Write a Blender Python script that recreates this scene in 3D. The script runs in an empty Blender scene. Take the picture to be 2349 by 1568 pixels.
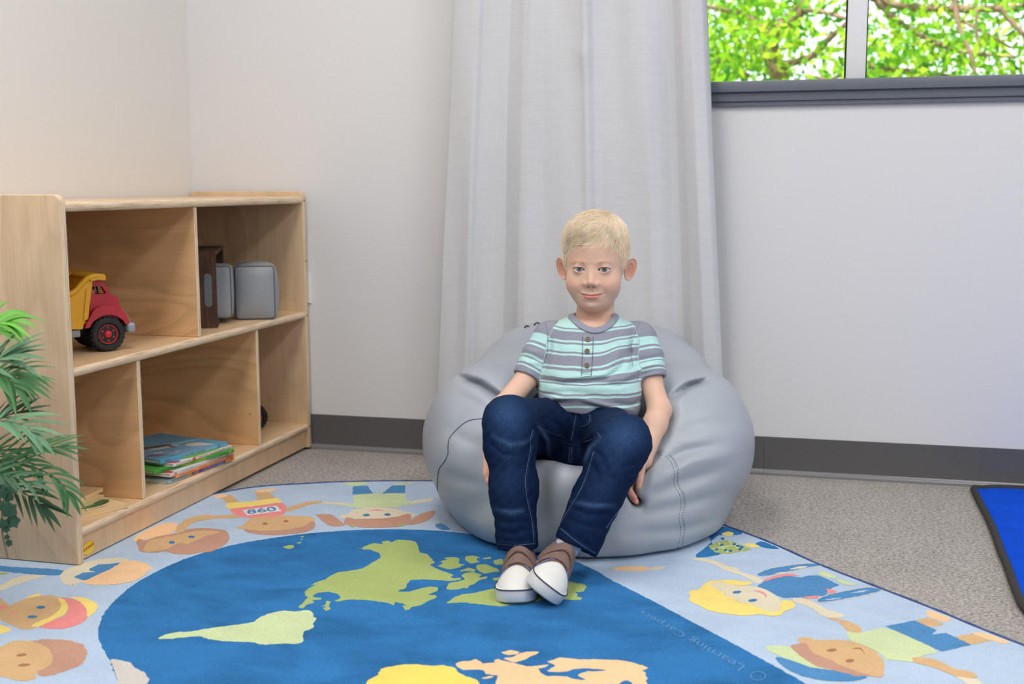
import bpy, bmesh, math, random
import numpy as np
from mathutils import Vector, Matrix
from mathutils.bvhtree import BVHTree
from mathutils.geometry import tessellate_polygon

SC = bpy.context.scene
COL = SC.collection
# ------------------------------------------------------------------ camera
IMW, IMH, FPX = 2349.0, 1568.0, 2710.39
PSI, PITCH, ROLL, CAMH = 0.2578, 0.1319, -0.0029, 0.7776
def _cam_axes():
    f = np.array([-math.sin(PSI)*math.cos(PITCH), math.cos(PSI)*math.cos(PITCH), -math.sin(PITCH)])
    r = np.array([math.cos(PSI), math.sin(PSI), 0.0]); u = np.cross(r, f)
    return (r*math.cos(ROLL)+u*math.sin(ROLL), -r*math.sin(ROLL)+u*math.cos(ROLL), f)
CR, CU, CF = _cam_axes()
CAMLOC = np.array([0.0, 0.0, CAMH])
cd = bpy.data.cameras.new('camera'); cam = bpy.data.objects.new('camera', cd); COL.objects.link(cam)
cd.sensor_width = 36.0; cd.lens = FPX/IMW*36.0; cd.clip_start = 0.05
cam.matrix_world = Matrix(((CR[0], CU[0], -CF[0], 0), (CR[1], CU[1], -CF[1], 0), (CR[2], CU[2], -CF[2], CAMH), (0, 0, 0, 1)))
cd.dof.use_dof = True; cd.dof.focus_distance = 2.5; cd.dof.aperture_fstop = 3.8
SC.camera = cam
SC.view_settings.view_transform = 'Standard'; SC.view_settings.look = 'None'
SC.view_settings.gamma = 1.0; SC.view_settings.use_curve_mapping = False
SC.view_settings.exposure = -0.10
SC.cycles.use_denoising = True
SC.cycles.use_adaptive_sampling = True; SC.cycles.adaptive_threshold = 0.03
SC.cycles.max_bounces = 7; SC.cycles.diffuse_bounces = 4; SC.cycles.glossy_bounces = 3
SC.cycles.transparent_max_bounces = 8; SC.cycles.sample_clamp_indirect = 6.0
SC.cycles.caustics_reflective = False; SC.cycles.caustics_refractive = False
# ------------------------------------------------------------------ light: daylight outside, ceiling panels inside
w = bpy.data.worlds.new('daylight'); SC.world = w; w.use_nodes = True
w.node_tree.nodes['Background'].inputs[0].default_value = (0.86, 0.93, 1.0, 1)
w.node_tree.nodes['Background'].inputs[1].default_value = 3.0
sd = bpy.data.lights.new('sun', 'SUN'); sd.energy = 11.0; sd.angle = 0.01; sd.color = (1.0, 0.96, 0.88)
so = bpy.data.objects.new('sun', sd); COL.objects.link(so)
so.rotation_euler = Vector((0.45, 0.75, -1.25)).to_track_quat('-Z', 'Y').to_euler()
def area(name, loc, direction, sx, sy, power, color):
    l = bpy.data.lights.new(name, 'AREA'); l.shape = 'RECTANGLE'; l.size = sx; l.size_y = sy; l.energy = power; l.color = color
    o = bpy.data.objects.new(name, l); COL.objects.link(o); o.location = loc
    o.rotation_euler = Vector(direction).to_track_quat('-Z', 'Y').to_euler()
    return o
ROOMH = 2.75; RUGT = 0.006
LAMPS = [(-0.9, 1.55, 21, (1.0, 0.95, 0.89)), (0.9, 1.55, 17, (0.97, 0.98, 1.0)), (-0.9, -0.55, 22, (1.0, 0.98, 0.97)), (0.9, -0.55, 20, (0.97, 0.98, 1.0)), (2.7, 0.5, 11, (0.97, 0.98, 1.0))]
for x, y, p_, c_ in LAMPS:
    area('ceiling_panel_light', (x, y, ROOMH-0.05), (0, 0, -1), 0.58, 1.18, p_, c_)
# area lamp added for cool daylight from the right; that wall has no window
area('side_daylight_lamp', (3.55, 0.4, 1.55), (-1, 0, -0.1), 2.4, 1.3, 22, (0.84, 0.91, 1.0))

# ------------------------------------------------------------------ helpers
def s2l(c):
    c = np.asarray(c, float)/255.0
    return np.where(c <= 0.04045, c/12.92, ((c+0.055)/1.055)**2.4)
def lin(c): return tuple(float(x) for x in s2l(c))+(1.0,)
def ray(px, py): return CF + CR*((px-IMW/2)/FPX) - CU*((py-IMH/2)/FPX)
def at_z(px, py, z): d = ray(px, py); return CAMLOC + d*((z-CAMH)/d[2])
def at_x(px, py, x): d = ray(px, py); return CAMLOC + d*(x/d[0])
def at_y(px, py, y): d = ray(px, py); return CAMLOC + d*(y/d[1])
# frame L: x to the picture's right, y away from the lens, z up (level, turned by PSI)
LX = np.array([math.cos(PSI), math.sin(PSI), 0.0]); LY = np.array([-math.sin(PSI), math.cos(PSI), 0.0])
LM = Matrix.Rotation(PSI, 4, 'Z')
def L(px, py, y):
    d = ray(px, py); p = CAMLOC + d*(y/float(d@LY)); return np.array([float(p@LX), y, float(p[2])])

XF = {}
def thing(name, label, cat, loc=(0, 0, 0), rotz=0.0, group=None):
    o = bpy.data.objects.new(name, None); COL.objects.link(o)
    o.empty_display_size = 0.05
    o.location = loc; o.rotation_euler = (0, 0, rotz)
    o['label'] = label; o['category'] = cat
    if group: o['group'] = group
    XF[o.name] = (Matrix.Translation(loc) @ Matrix.Rotation(rotz, 4, 'Z')).inverted()
    return o
def tag(o, label, cat, group=None):
    o['label'] = label; o['category'] = cat
    if group: o['group'] = group
    return o
class MB:
    def __init__(s): s.v = []; s.f = []; s.m = []; s.n = 0
    def add(s, vf, mi=0, M=None):
        v, f = vf; v = np.asarray(v, float).reshape(-1, 3)
        if M is not None:
            A = np.array(M); v = v@A[:3, :3].T + A[:3, 3]
        s.v.append(v); off = s.n; s.n += len(v)
        s.f.extend([tuple(i+off for i in q) for q in f]); s.m.extend([mi]*len(f))
        return s
    def verts(s): return np.concatenate(s.v) if s.v else np.zeros((0, 3))
def root_inv(parent):
    p = parent
    while p is not None:
        if p.name in XF: return XF[p.name]
        p = p.parent
    return Matrix.Identity(4)
def build(name, mb, mats, parent=None, smooth=None, M=None, cols=None, attrs=None, kind=None, label=None):
    if isinstance(mb, MB): v, f, m = mb.verts(), mb.f, mb.m
    else: v, f = mb; v = np.asarray(v, float); m = None
    T = root_inv(parent) @ (M if M is not None else Matrix.Identity(4)); A = np.array(T)
    v = v@A[:3, :3].T + A[:3, 3]
    me = bpy.data.meshes.new(name)
    if isinstance(f, np.ndarray):
        nf, k = f.shape
        me.vertices.add(len(v)); me.vertices.foreach_set('co', v.astype(np.float32).ravel())
        me.loops.add(nf*k); me.loops.foreach_set('vertex_index', f.astype(np.int32).ravel())
        me.polygons.add(nf); me.polygons.foreach_set('loop_start', np.arange(0, nf*k, k, dtype=np.int32))
        me.update(calc_edges=True)
    else:
        me.from_pydata(v.tolist(), [], f)
    for q in (mats if isinstance(mats, (list, tuple)) else [mats]): me.materials.append(q)
    if m is not None: me.polygons.foreach_set('material_index', np.array(m, np.int32))
    if smooth is not None:
        me.polygons.foreach_set('use_smooth', np.ones(len(me.polygons), bool))
        if smooth < 180: me.set_sharp_from_angle(angle=math.radians(smooth))
    if cols is not None:
        ca = me.color_attributes.new('Col', 'FLOAT_COLOR', 'POINT')
        ca.data.foreach_set('color', np.concatenate([cols, np.ones((len(cols), 1))], 1).astype(np.float32).ravel())
    for k_, a_ in (attrs or {}).items():
        at = me.attributes.new(k_, 'FLOAT', 'POINT'); at.data.foreach_set('value', np.asarray(a_, np.float32))
    me.update()
    o = bpy.data.objects.new(name, me); COL.objects.link(o)
    if parent is not None: o.parent = parent
    if kind: o['kind'] = kind
    if label: o['label'] = label
    return o
def rbox(lo, hi, r=0.0, seg=2, which=None):
    """box with rounded edges; which(edge_dir_axis, mid) picks the edges to round"""
    lo = np.asarray(lo, float); hi = np.asarray(hi, float)
    bm = bmesh.new(); bmesh.ops.create_cube(bm, size=1.0)
    for v in bm.verts:
        v.co = Vector([(lo[i]+hi[i])/2 + v.co[i]*(hi[i]-lo[i]) for i in range(3)])
    if r > 0:
        es = [e for e in bm.edges if which is None or which((e.verts[0].co+e.verts[1].co)/2, (e.verts[1].co-e.verts[0].co).normalized())]
        bmesh.ops.bevel(bm, geom=es, offset=r, segments=seg, affect='EDGES', profile=0.5)
    bm.verts.index_update()
    out = ([tuple(v.co) for v in bm.verts], [tuple(v.index for v in f.verts) for f in bm.faces]); bm.free()
    return out
def frames(path):
    P = np.asarray(path, float); n = len(P)
    T = np.gradient(P, axis=0); T /= np.linalg.norm(T, axis=1)[:, None]+1e-12
    a = np.array([0, 0, 1.0]) if abs(T[0][2]) < 0.9 else np.array([1.0, 0, 0])
    N = np.zeros_like(P); N[0] = a-T[0]*(a@T[0]); N[0] /= np.linalg.norm(N[0])
    for i in range(1, n):
        N[i] = N[i-1]-T[i]*(N[i-1]@T[i]); N[i] /= np.linalg.norm(N[i])+1e-12
    return P, T, N, np.cross(T, N)
def tube(path, rad, n=8, closed=False, flat=None):
    P, T, N, B = frames(path); k = len(P); rad = np.broadcast_to(np.asarray(rad, float), (k,))
    fl = 1.0 if flat is None else flat
    v = []; f = []
    for i in range(k):
        for j in range(n):
            a = 2*math.pi*j/n
            v.append(P[i]+rad[i]*(math.cos(a)*N[i]*fl+math.sin(a)*B[i]))
    for i in range(k if closed else k-1):
        for j in range(n):
            i2 = (i+1) % k
            f.append((i*n+j, i*n+(j+1) % n, i2*n+(j+1) % n, i2*n+j))
    if not closed:
        f.append(tuple(range(n-1, -1, -1))); f.append(tuple((k-1)*n+j for j in range(n)))
    return v, f
def lathe(prof, n=32, M=None):
    """profile of (r, z) turned about z"""
    v = []; f = []; k = len(prof)
    for r, z in prof:
        for j in range(n): a = 2*math.pi*j/n; v.append((r*math.cos(a), r*math.sin(a), z))
    for i in range(k-1):
        for j in range(n): f.append((i*n+j, i*n+(j+1) % n, (i+1)*n+(j+1) % n, (i+1)*n+j))
    f.append(tuple(range(n-1, -1, -1))); f.append(tuple((k-1)*n+j for j in range(n)))
    if M is not None:
        A = np.array(M); v = (np.asarray(v)@A[:3, :3].T+A[:3, 3]).tolist()
    return v, f
def prism(poly, a, b, axis=2):
    """2-D outline pushed from a to b along an axis; outline gives the other two coordinates in order"""
    n = len(poly); v = []
    for t in (a, b):
        for p, q in poly:
            c = [p, q]; c.insert(axis, t); v.append(tuple(c))
    f = [(i, (i+1) % n, n+(i+1) % n, n+i) for i in range(n)]
    tri = tessellate_polygon([[Vector((p, q, 0)) for p, q in poly]])
    f += [tuple(t) for t in tri] + [tuple(n+i for i in reversed(t)) for t in tri]
    return v, f
def cspline(P, per=6, closed=False):
    P = np.asarray(P, float); n = len(P); out = []
    rng = range(n if closed else n-1)
    for i in rng:
        if closed: p0, p1, p2, p3 = P[(i-1) % n], P[i], P[(i+1) % n], P[(i+2) % n]
        else: p0, p1, p2, p3 = P[max(i-1, 0)], P[i], P[i+1], P[min(i+2, n-1)]
        for j in range(per):
            t = j/per
            out.append(0.5*(2*p1+(p2-p0)*t+(2*p0-5*p1+4*p2-p3)*t*t+(3*p1-p0-3*p2+p3)*t**3))
    if not closed: out.append(P[-1])
    return np.array(out)
_txt = {}
def text_flat(s, shear=0.0, bold=0.0):
    """flat letters as (verts2d in a unit box, faces, aspect)"""
    key = (s, shear, bold)
    if key in _txt: return _txt[key]
    cu = bpy.data.curves.new('letters', 'FONT'); cu.body = s; cu.shear = shear; cu.offset = bold; cu.resolution_u = 3
    ob = bpy.data.objects.new('letters', cu); COL.objects.link(ob)
    dg = bpy.context.evaluated_depsgraph_get(); me = ob.evaluated_get(dg).to_mesh()
    v = np.array([tuple(q.co) for q in me.vertices]); f = [tuple(p.vertices) for p in me.polygons]
    ob.evaluated_get(dg).to_mesh_clear(); bpy.data.objects.remove(ob); bpy.data.curves.remove(cu)
    lo = v.min(0); hi = v.max(0); asp = (hi[0]-lo[0])/(hi[1]-lo[1])
    v2 = (v[:, :2]-lo[:2])/(hi[:2]-lo[:2])
    _txt[key] = (v2, f, asp); return _txt[key]
def text_quad(s, p00, p10, p01, p11, lift=(0, 0, 0), shear=0.0, bold=0.0):
    """letters stretched into a quad: p00 start of baseline, p10 its end, p01/p11 above"""
    v2, f, _ = text_flat(s, shear, bold)
    a, b, c, d = [np.asarray(q, float) for q in (p00, p10, p01, p11)]
    u = v2[:, :1]; w_ = v2[:, 1:2]
    v = a*(1-u)*(1-w_)+b*u*(1-w_)+c*(1-u)*w_+d*u*w_ + np.asarray(lift, float)
    return v, f
# ------------------------------------------------------------------ materials
def _m(name):
    m = bpy.data.materials.new(name); m.use_nodes = True
    return m, m.node_tree.nodes, m.node_tree.links, m.node_tree.nodes['Principled BSDF']
def _noise(N, K, scale, detail=3, stretch=None, coord='Object', rough=0.5, dist=0.0):
    tc = N.new('ShaderNodeTexCoord'); mp = N.new('ShaderNodeMapping'); K.new(tc.outputs[coord], mp.inputs[0])
    if stretch: mp.inputs['Scale'].default_value = stretch
    nz = N.new('ShaderNodeTexNoise'); nz.inputs['Scale'].default_value = scale; nz.inputs['Detail'].default_value = detail
    nz.inputs['Roughness'].default_value = rough; nz.inputs['Distortion'].default_value = dist
    K.new(mp.outputs[0], nz.inputs['Vector']); return nz
def _ramp(N, K, src, stops):
    r = N.new('ShaderNodeValToRGB'); K.new(src, r.inputs[0]); e = r.color_ramp.elements
    while len(e) < len(stops): e.new(0.5)
    for i, (p, c) in enumerate(stops): e[i].position = p; e[i].color = c
    return r
def _mix(N, K, a, b, fac, mode='MIX'):
    x = N.new('ShaderNodeMix'); x.data_type = 'RGBA'; x.blend_type = mode
    for s, q in ((x.inputs[0], fac), (x.inputs[6], a), (x.inputs[7], b)):
        if hasattr(q, 'is_output'): K.new(q, s)
        else: s.default_value = q
    return x.outputs[2]
def _bump(N, K, P, src, strength, dist=0.001):
    b = N.new('ShaderNodeBump'); b.inputs['Strength'].default_value = strength; b.inputs['Distance'].default_value = dist
    K.new(src, b.inputs['Height'])
    K.new(b.outputs[0], P.inputs['Normal']); return b
def scale_c(c, k): return tuple(min(1.0, q*k) for q in c[:3])+(1.0,)
def mat(name, rgb, rough=0.5, var=0.0, vscale=30, bump=0.0, bscale=300, bdist=0.001, spec=0.5, sss=0.0, attr=False, metal=0.0, stretch=None, coat=0.0, sheen=0.0):
    m, N, K, P = _m(name); c = lin(rgb)
    P.inputs['Roughness'].default_value = rough; P.inputs['Specular IOR Level'].default_value = spec
    P.inputs['Metallic'].default_value = metal; P.inputs['Coat Weight'].default_value = coat
    src = None
    if attr:
        a = N.new('ShaderNodeVertexColor'); a.layer_name = 'Col'; src = a.outputs[0]
    if var > 0:
        nz = _noise(N, K, vscale, 3, stretch)
        r = _ramp(N, K, nz.outputs[0], [(0.3, (1-var,)*3+(1,)), (0.7, (1+var*0.6,)*3+(1,))])
        src = _mix(N, K, src if src is not None else c, r.outputs[0], 1.0, 'MULTIPLY')
    if src is not None: K.new(src, P.inputs['Base Color'])
    else: P.inputs['Base Color'].default_value = c
    if sheen: P.inputs['Sheen Weight'].default_value = sheen
    if sss:
        P.inputs['Subsurface Weight'].default_value = sss; P.inputs['Subsurface Radius'].default_value = (0.9, 0.35, 0.2); P.inputs['Subsurface Scale'].default_value = 0.006
    if bump:
        nb = _noise(N, K, bscale, 2, stretch); _bump(N, K, P, nb.outputs[0], bump, bdist)
    return m
def pile(name, rgb, contrast=0.25, cell=420.0, mott=0.14, bump=0.5):
    """cut pile: fine speckle, brushed patches a little lighter and darker"""
    m, N, K, P = _m(name); c = lin(rgb)
    fine = _noise(N, K, cell, 2, None, 'Object', 0.6)
    rf = _ramp(N, K, fine.outputs[0], [(0.28, (1-contrast,)*3+(1,)), (0.72, (1+contrast,)*3+(1,))])
    big = _noise(N, K, 7.0, 3, (1, 1.6, 1), 'Object', 0.55, 0.6)
    rb = _ramp(N, K, big.outputs[0], [(0.32, (1-mott,)*3+(1,)), (0.6, (1+mott*0.4,)*3+(1,))])
    x = _mix(N, K, c, rf.outputs[0], 1.0, 'MULTIPLY'); x = _mix(N, K, x, rb.outputs[0], 1.0, 'MULTIPLY')
    K.new(x, P.inputs['Base Color']); P.inputs['Roughness'].default_value = 0.95; P.inputs['Specular IOR Level'].default_value = 0.02
    P.inputs['Sheen Weight'].default_value = 0.03; P.inputs['Sheen Roughness'].default_value = 0.6
    _bump(N, K, P, fine.outputs[0], bump, 0.002)
    return m
def wood(name, rgb, grain='z', dark=0.72, fig=1.0, rough=0.38, seed=0.0):
    m, N, K, P = _m(name); c = lin(rgb)
    st = {'x': (0.5, 7, 7), 'y': (7, 0.5, 7), 'z': (7, 7, 0.5)}[grain]
    st2 = {'x': (1.5, 60, 60), 'y': (60, 1.5, 60), 'z': (60, 60, 1.5)}[grain]
    st3 = {'x': (0.9, 2.4, 2.4), 'y': (2.4, 0.9, 2.4), 'z': (2.4, 2.4, 0.9)}[grain]
    n0 = _noise(N, K, 1.3, 2, st3, 'Object', 0.5, 0.5)
    # growth figure: contour bands of a slow noise
    mul = N.new('ShaderNodeMath'); mul.operation = 'MULTIPLY'; mul.inputs[1].default_value = 11.0; K.new(n0.outputs[0], mul.inputs[0])
    fr = N.new('ShaderNodeMath'); fr.operation = 'FRACT'; K.new(mul.outputs[0], fr.inputs[0])
    d = 1-(1-dark)*0.22*fig
    rb = _ramp(N, K, fr.outputs[0], [(0.0, (d, d*0.985, d*0.96, 1)), (0.35, (1, 1, 1, 1)), (0.85, (1.03, 1.03, 1.03, 1)), (1.0, (d, d*0.985, d*0.96, 1))])
    n1 = _noise(N, K, 3.0, 4, st, 'Object', 0.6)
    r1 = _ramp(N, K, n1.outputs[0], [(0.3, (0.93, 0.91, 0.88, 1)), (0.7, (1.04, 1.04, 1.04, 1))])
    n2 = _noise(N, K, 4.0, 3, st2, 'Object', 0.65)
    r2 = _ramp(N, K, n2.outputs[0], [(0.34, (0.93, 0.92, 0.9, 1)), (0.6, (1.02, 1.02, 1.02, 1))])
    x = _mix(N, K, c, rb.outputs[0], 1.0, 'MULTIPLY'); x = _mix(N, K, x, r1.outputs[0], 1.0, 'MULTIPLY'); x = _mix(N, K, x, r2.outputs[0], 1.0, 'MULTIPLY')
    # sparse pin knots
    vo = N.new('ShaderNodeTexVoronoi'); vo.inputs['Scale'].default_value = 5.5
    tc = N.new('ShaderNodeTexCoord'); mp = N.new('ShaderNodeMapping'); K.new(tc.outputs['Object'], mp.inputs[0]); mp.inputs['Location'].default_value = (seed, seed*0.7, seed*1.3); K.new(mp.outputs[0], vo.inputs['Vector'])
    rk = _ramp(N, K, vo.outputs['Distance'], [(0.0, (0.55, 0.42, 0.32, 1)), (0.016, (0.78, 0.72, 0.64, 1)), (0.03, (1, 1, 1, 1))])
    x = _mix(N, K, x, rk.outputs[0], 1.0, 'MULTIPLY')
    K.new(x, P.inputs['Base Color']); P.inputs['Roughness'].default_value = rough
    _bump(N, K, P, n2.outputs[0], 0.06, 0.001)
    return m
random.seed(5); RNG = np.random.default_rng(5)
# ------------------------------------------------------------------ the room
WY, WX0, WX1, WYF = 3.199, -1.8285, 3.6, -3.2
def structure(name, mb, mats, **k):
    o = build(name, mb, mats, kind='structure', **k); return o
def slab(*boxes):
    b = MB()
    for lo, hi in boxes: b.add(rbox(lo, hi))
    return b
M_wall = mat('wall_paint', (226, 226, 228), 0.6, bump=0.05, bscale=900, spec=0.3)
M_wall_side = mat('wall_paint_warm_bounce', (231, 228, 224), 0.6, bump=0.05, bscale=900, spec=0.3)  # left wall's warmer tone paints in light thrown back by the wood
M_ceil = mat('ceiling_tile', (238, 237, 233), 0.9, bump=0.2, bscale=250)
def carpet():
    m, N, K, P = _m('loop_carpet')
    a = _noise(N, K, 190, 3, (0.85, 1.0, 1.0), 'Object', 0.75, 0.8)
    r = _ramp(N, K, a.outputs[0], [(0.30, lin((112, 107, 103))), (0.45, lin((168, 162, 156))), (0.58, lin((202, 197, 191))), (0.75, lin((230, 227, 222)))])
    b = _noise(N, K, 5, 2); rb = _ramp(N, K, b.outputs[0], [(0.3, (0.94, 0.94, 0.94, 1)), (0.7, (1.04, 1.04, 1.04, 1))])
    K.new(_mix(N, K, r.outputs[0], rb.outputs[0], 1.0, 'MULTIPLY'), P.inputs['Base Color'])
    P.inputs['Roughness'].default_value = 0.95; P.inputs['Specular IOR Level'].default_value = 0.1
    _bump(N, K, P, a.outputs[0], 1.0, 0.004); return m
M_carpet = carpet()
structure('floor', slab(((WX0-0.1, WYF-0.1, -0.1), (WX1+0.1, WY+0.16, 0.0))), M_carpet)
structure('ceiling', slab(((WX0-0.1, WYF-0.1, ROOMH), (WX1+0.1, WY+0.16, ROOMH+0.1))), M_ceil)
WNX0, WNX1, WNZ0, WNZ1 = -0.85, 1.95, 1.040, 2.25           # window opening
structure('wall_back', slab(((WX0-0.1, WY, 0), (WX1+0.1, WY+0.16, WNZ0)), ((WX0-0.1, WY, WNZ1), (WX1+0.1, WY+0.16, ROOMH)),
          ((WX0-0.1, WY, WNZ0), (WNX0, WY+0.16, WNZ1)), ((WNX1, WY, WNZ0), (WX1+0.1, WY+0.16, WNZ1))), M_wall)
structure('wall_left', slab(((WX0-0.1, WYF, 0), (WX0, WY, ROOMH))), M_wall_side)
structure('wall_right', slab(((WX1, WYF, 0), (WX1+0.1, WY, ROOMH))), M_wall)
structure('wall_front', slab(((WX0-0.1, WYF-0.1, 0), (WX1+0.1, WYF, ROOMH))), mat('wall_fill_cut_grey', (150, 150, 152), 0.6))  # unseen wall, its grey darkened to lessen fill light in the room
# vinyl cove base
M_base = mat('base_vinyl', (92, 91, 92), 0.38, spec=0.5)
M_toe_sheen = mat('base_vinyl_toe_sheen', (128, 127, 130), 0.3, spec=0.6)  # curved toe lighter than the base: the ceiling's reflection put into the colour
prof = [(0.0, 0.1035), (-0.0032, 0.1035), (-0.0036, 0.100), (-0.0036, 0.017), (-0.0044, 0.0145)]
toe = [(-0.0044, 0.0145), (-0.0062, 0.0115), (-0.0085, 0.0100), (-0.0105, 0.0075), (-0.0115, 0.004), (-0.0115, 0.0), (0, 0)]
def sweep_x(pr, x0, x1, y):
    n = len(pr); v = [(x0, y+a, b) for a, b in pr]+[(x1, y+a, b) for a, b in pr]
    return v, [(i, i+1, n+i+1, n+i) for i in range(n-1)]
bb = MB()
seams = [WX0, -1.288, -0.14, 1.1, 2.3, WX1]
for a, b in zip(seams[:-1], seams[1:]):
    bb.add(sweep_x(prof, a+0.0004, b-0.0004, WY), 0); bb.add(sweep_x(toe, a+0.0004, b-0.0004, WY), 1)
structure('baseboard_back', bb, [M_base, M_toe_sheen], smooth=40)
bl = MB(); v, f = sweep_x(prof, WYF, WY, 0.0); bl.add(([(WX0-q[1], q[0], q[2]) for q in v], f), 0)
v, f = sweep_x(toe, WYF, WY, 0.0); bl.add(([(WX0-q[1], q[0], q[2]) for q in v], f), 1)
structure('baseboard_left', bl, [M_base, M_toe_sheen], smooth=40)
# ceiling panels that light the room
M_lampframe = mat('lamp_frame_white', (235, 235, 235), 0.4)
M_diff = bpy.data.materials.new('lamp_diffuser'); M_diff.use_nodes = True
_p = M_diff.node_tree.nodes['Principled BSDF']; _p.inputs['Emission Color'].default_value = (1, 0.97, 0.92, 1); _p.inputs['Emission Strength'].default_value = 3.0
LAB = ['over the shelf corner', 'in front of the window', 'behind the camera to the left', 'behind the camera in the middle', 'by the far right side wall']
for i, (x, y, p_, c_) in enumerate(LAMPS):
    t = thing('ceiling_light', 'recessed white ceiling light panel ' + LAB[i], 'ceiling light', (x, y, ROOMH), 0, 'ceiling light panels')
    fr = MB()
    for lo, hi in (((-.32, -.62), (.32, -.595)), ((-.32, .595), (.32, .62)), ((-.32, -.595), (-.295, .595)), ((.295, -.595), (.32, .595))):
        fr.add(rbox((x+lo[0], y+lo[1], ROOMH-0.02), (x+hi[0], y+hi[1], ROOMH)))
    build('lamp_frame', fr, M_lampframe, t)
    build('diffuser', MB().add(rbox((x-.294, y-.594, ROOMH-0.012), (x+.294, y+.594, ROOMH-0.004))), M_diff, t)
# ------------------------------------------------------------------ window
M_sill = mat('sill_grey_paint', (108, 113, 124), 0.42, var=0.03, vscale=40, bump=0.05, bscale=500)
M_alu = mat('window_aluminium', (244, 244, 248), 0.4, metal=0.0, spec=0.5)
M_gasket = mat('window_gasket', (38, 36, 36), 0.6)
def glassmat():
    m, N, K, P = _m('window_glass'); N.remove(P)
    t = N.new('ShaderNodeBsdfTransparent'); g = N.new('ShaderNodeBsdfGlossy'); g.inputs['Roughness'].default_value = 0.02
    fz = N.new('ShaderNodeFresnel'); fz.inputs['IOR'].default_value = 1.45; mx = N.new('ShaderNodeMixShader')
    t.inputs[0].default_value = (0.97, 0.99, 0.98, 1)
    K.new(fz.outputs[0], mx.inputs[0]); K.new(t.outputs[0], mx.inputs[1]); K.new(g.outputs[0], mx.inputs[2])
    K.new(mx.outputs[0], N['Material Output'].inputs[0]); return m
M_glass = glassmat()
win = thing('window_1', 'wide window with pale mullion over a grey painted sill', 'window', (0.5, WY, WNZ0)); win['kind'] = 'structure'
GY = WY+0.105
fr = MB(); z0, z1 = WNZ0+0.003, WNZ1-0.003
fr.add(rbox((WNX0+.002, GY-0.03, z0), (WNX1-.002, GY+0.03, z0+0.006), 0.002), 0)
fr.add(rbox((WNX0+.002, GY-0.03, z1-0.04), (WNX1-.002, GY+0.03, z1), 0.003), 0)
fr.add(rbox((WNX0+.002, GY-0.03, z0+.006), (WNX0+0.04, GY+0.03, z1-.04), 0.003), 0)
fr.add(rbox((WNX1-0.04, GY-0.03, z0+.006), (WNX1-.002, GY+0.03, z1-.04), 0.003), 0)
build('window_frame', fr, [M_alu], win, smooth=30)
ma = at_y(1943, 90, GY-0.035)[0]; mb_ = at_y(1988, 90, GY-0.035)[0]
mu = MB(); mu.add(rbox((ma, GY-0.035, z0+0.006), (mb_, GY+0.03, z1-0.04), 0.002), 0)
mu.add(rbox((mb_+1.02, GY-0.035, z0+0.006), (mb_+1.06, GY+0.03, z1-0.04), 0.002), 0)
build('mullion', mu, [M_alu], win, smooth=30)
ga = MB(); ga.add(rbox((ma-0.0045, GY-0.022, z0+0.006), (ma, GY+0.02, z1-0.04)), 0); ga.add(rbox((mb_, GY-0.022, z0+0.006), (mb_+0.003, GY+0.02, z1-0.04)), 0)
build('gasket', ga, [M_gasket], win)
for a, b in ((WNX0+.04, ma-.005), (mb_+.003, mb_+1.02), (mb_+1.06, WNX1-.04)):
    build('pane', MB().add(rbox((a, GY-0.003, z0+0.005), (b, GY+0.003, z1-0.038))), [M_glass], win)
sl = MB()
zb = at_y(2000, 238, WY-0.012)[2]
sl.add(rbox((WNX0-0.06, WY-0.030, WNZ0-0.025), (WNX1+0.06, WY+0.072, WNZ0+0.003), 0.003), 0)
sl.add(rbox((WNX0-0.05, WY-0.018, zb+0.012), (WNX1+0.05, WY-0.0005, WNZ0-0.0245), 0.002), 0)
sl.add(rbox((WNX0-0.05, WY-0.012, zb), (WNX1+0.05, WY-0.0005, zb+0.0125), 0.002), 0)
build('window_sill', sl, [M_sill], win, smooth=30)
# ------------------------------------------------------------------ tree outside
M_bark = mat('bark', (132, 104, 86), 0.9, var=0.3, vscale=9, bump=0.5, bscale=60, bdist=0.01)
def leafmat(name):
    m, N, K, P = _m(name); N.remove(P)
    a = N.new('ShaderNodeVertexColor'); a.layer_name = 'Col'
    d = N.new('ShaderNodeBsdfDiffuse'); t = N.new('ShaderNodeBsdfTranslucent'); mx = N.new('ShaderNodeMixShader'); mx.inputs[0].default_value = 0.5
    K.new(a.outputs[0], d.inputs[0]); K.new(a.outputs[0], t.inputs[0]); K.new(d.outputs[0], mx.inputs[1]); K.new(t.outputs[0], mx.inputs[2])
    K.new(mx.outputs[0], N['Material Output'].inputs[0]); return m
M_leaf = leafmat('tree_leaf')
tree = thing('tree', 'sunlit leafy green tree with brown branches outside the window', 'tree', (0.3, 7.2, -0.6))
def br(pts, r0, r1, name='branch'):
    P = cspline(pts, 6); rr_ = np.linspace(r0, r1, len(P))*(1+0.12*np.sin(np.arange(len(P))*1.7))
    return build(name, MB().add(tube(P, rr_, 10)), [M_bark], tree, smooth=180)
def wy(px, py, Y): return at_y(px, py, Y)
base = np.array([0.3, 7.2, -0.6])
br([base, base+[-.1, 0, 1.0], wy(1790, 250, 6.9), wy(1790, 178, 6.8), wy(1766, 110, 6.75), wy(1792, 62, 6.7), wy(1835, 25, 6.7), wy(1850, -30, 6.7), wy(1870, -120, 6.8)], 0.07, 0.026, 'trunk')
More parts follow.
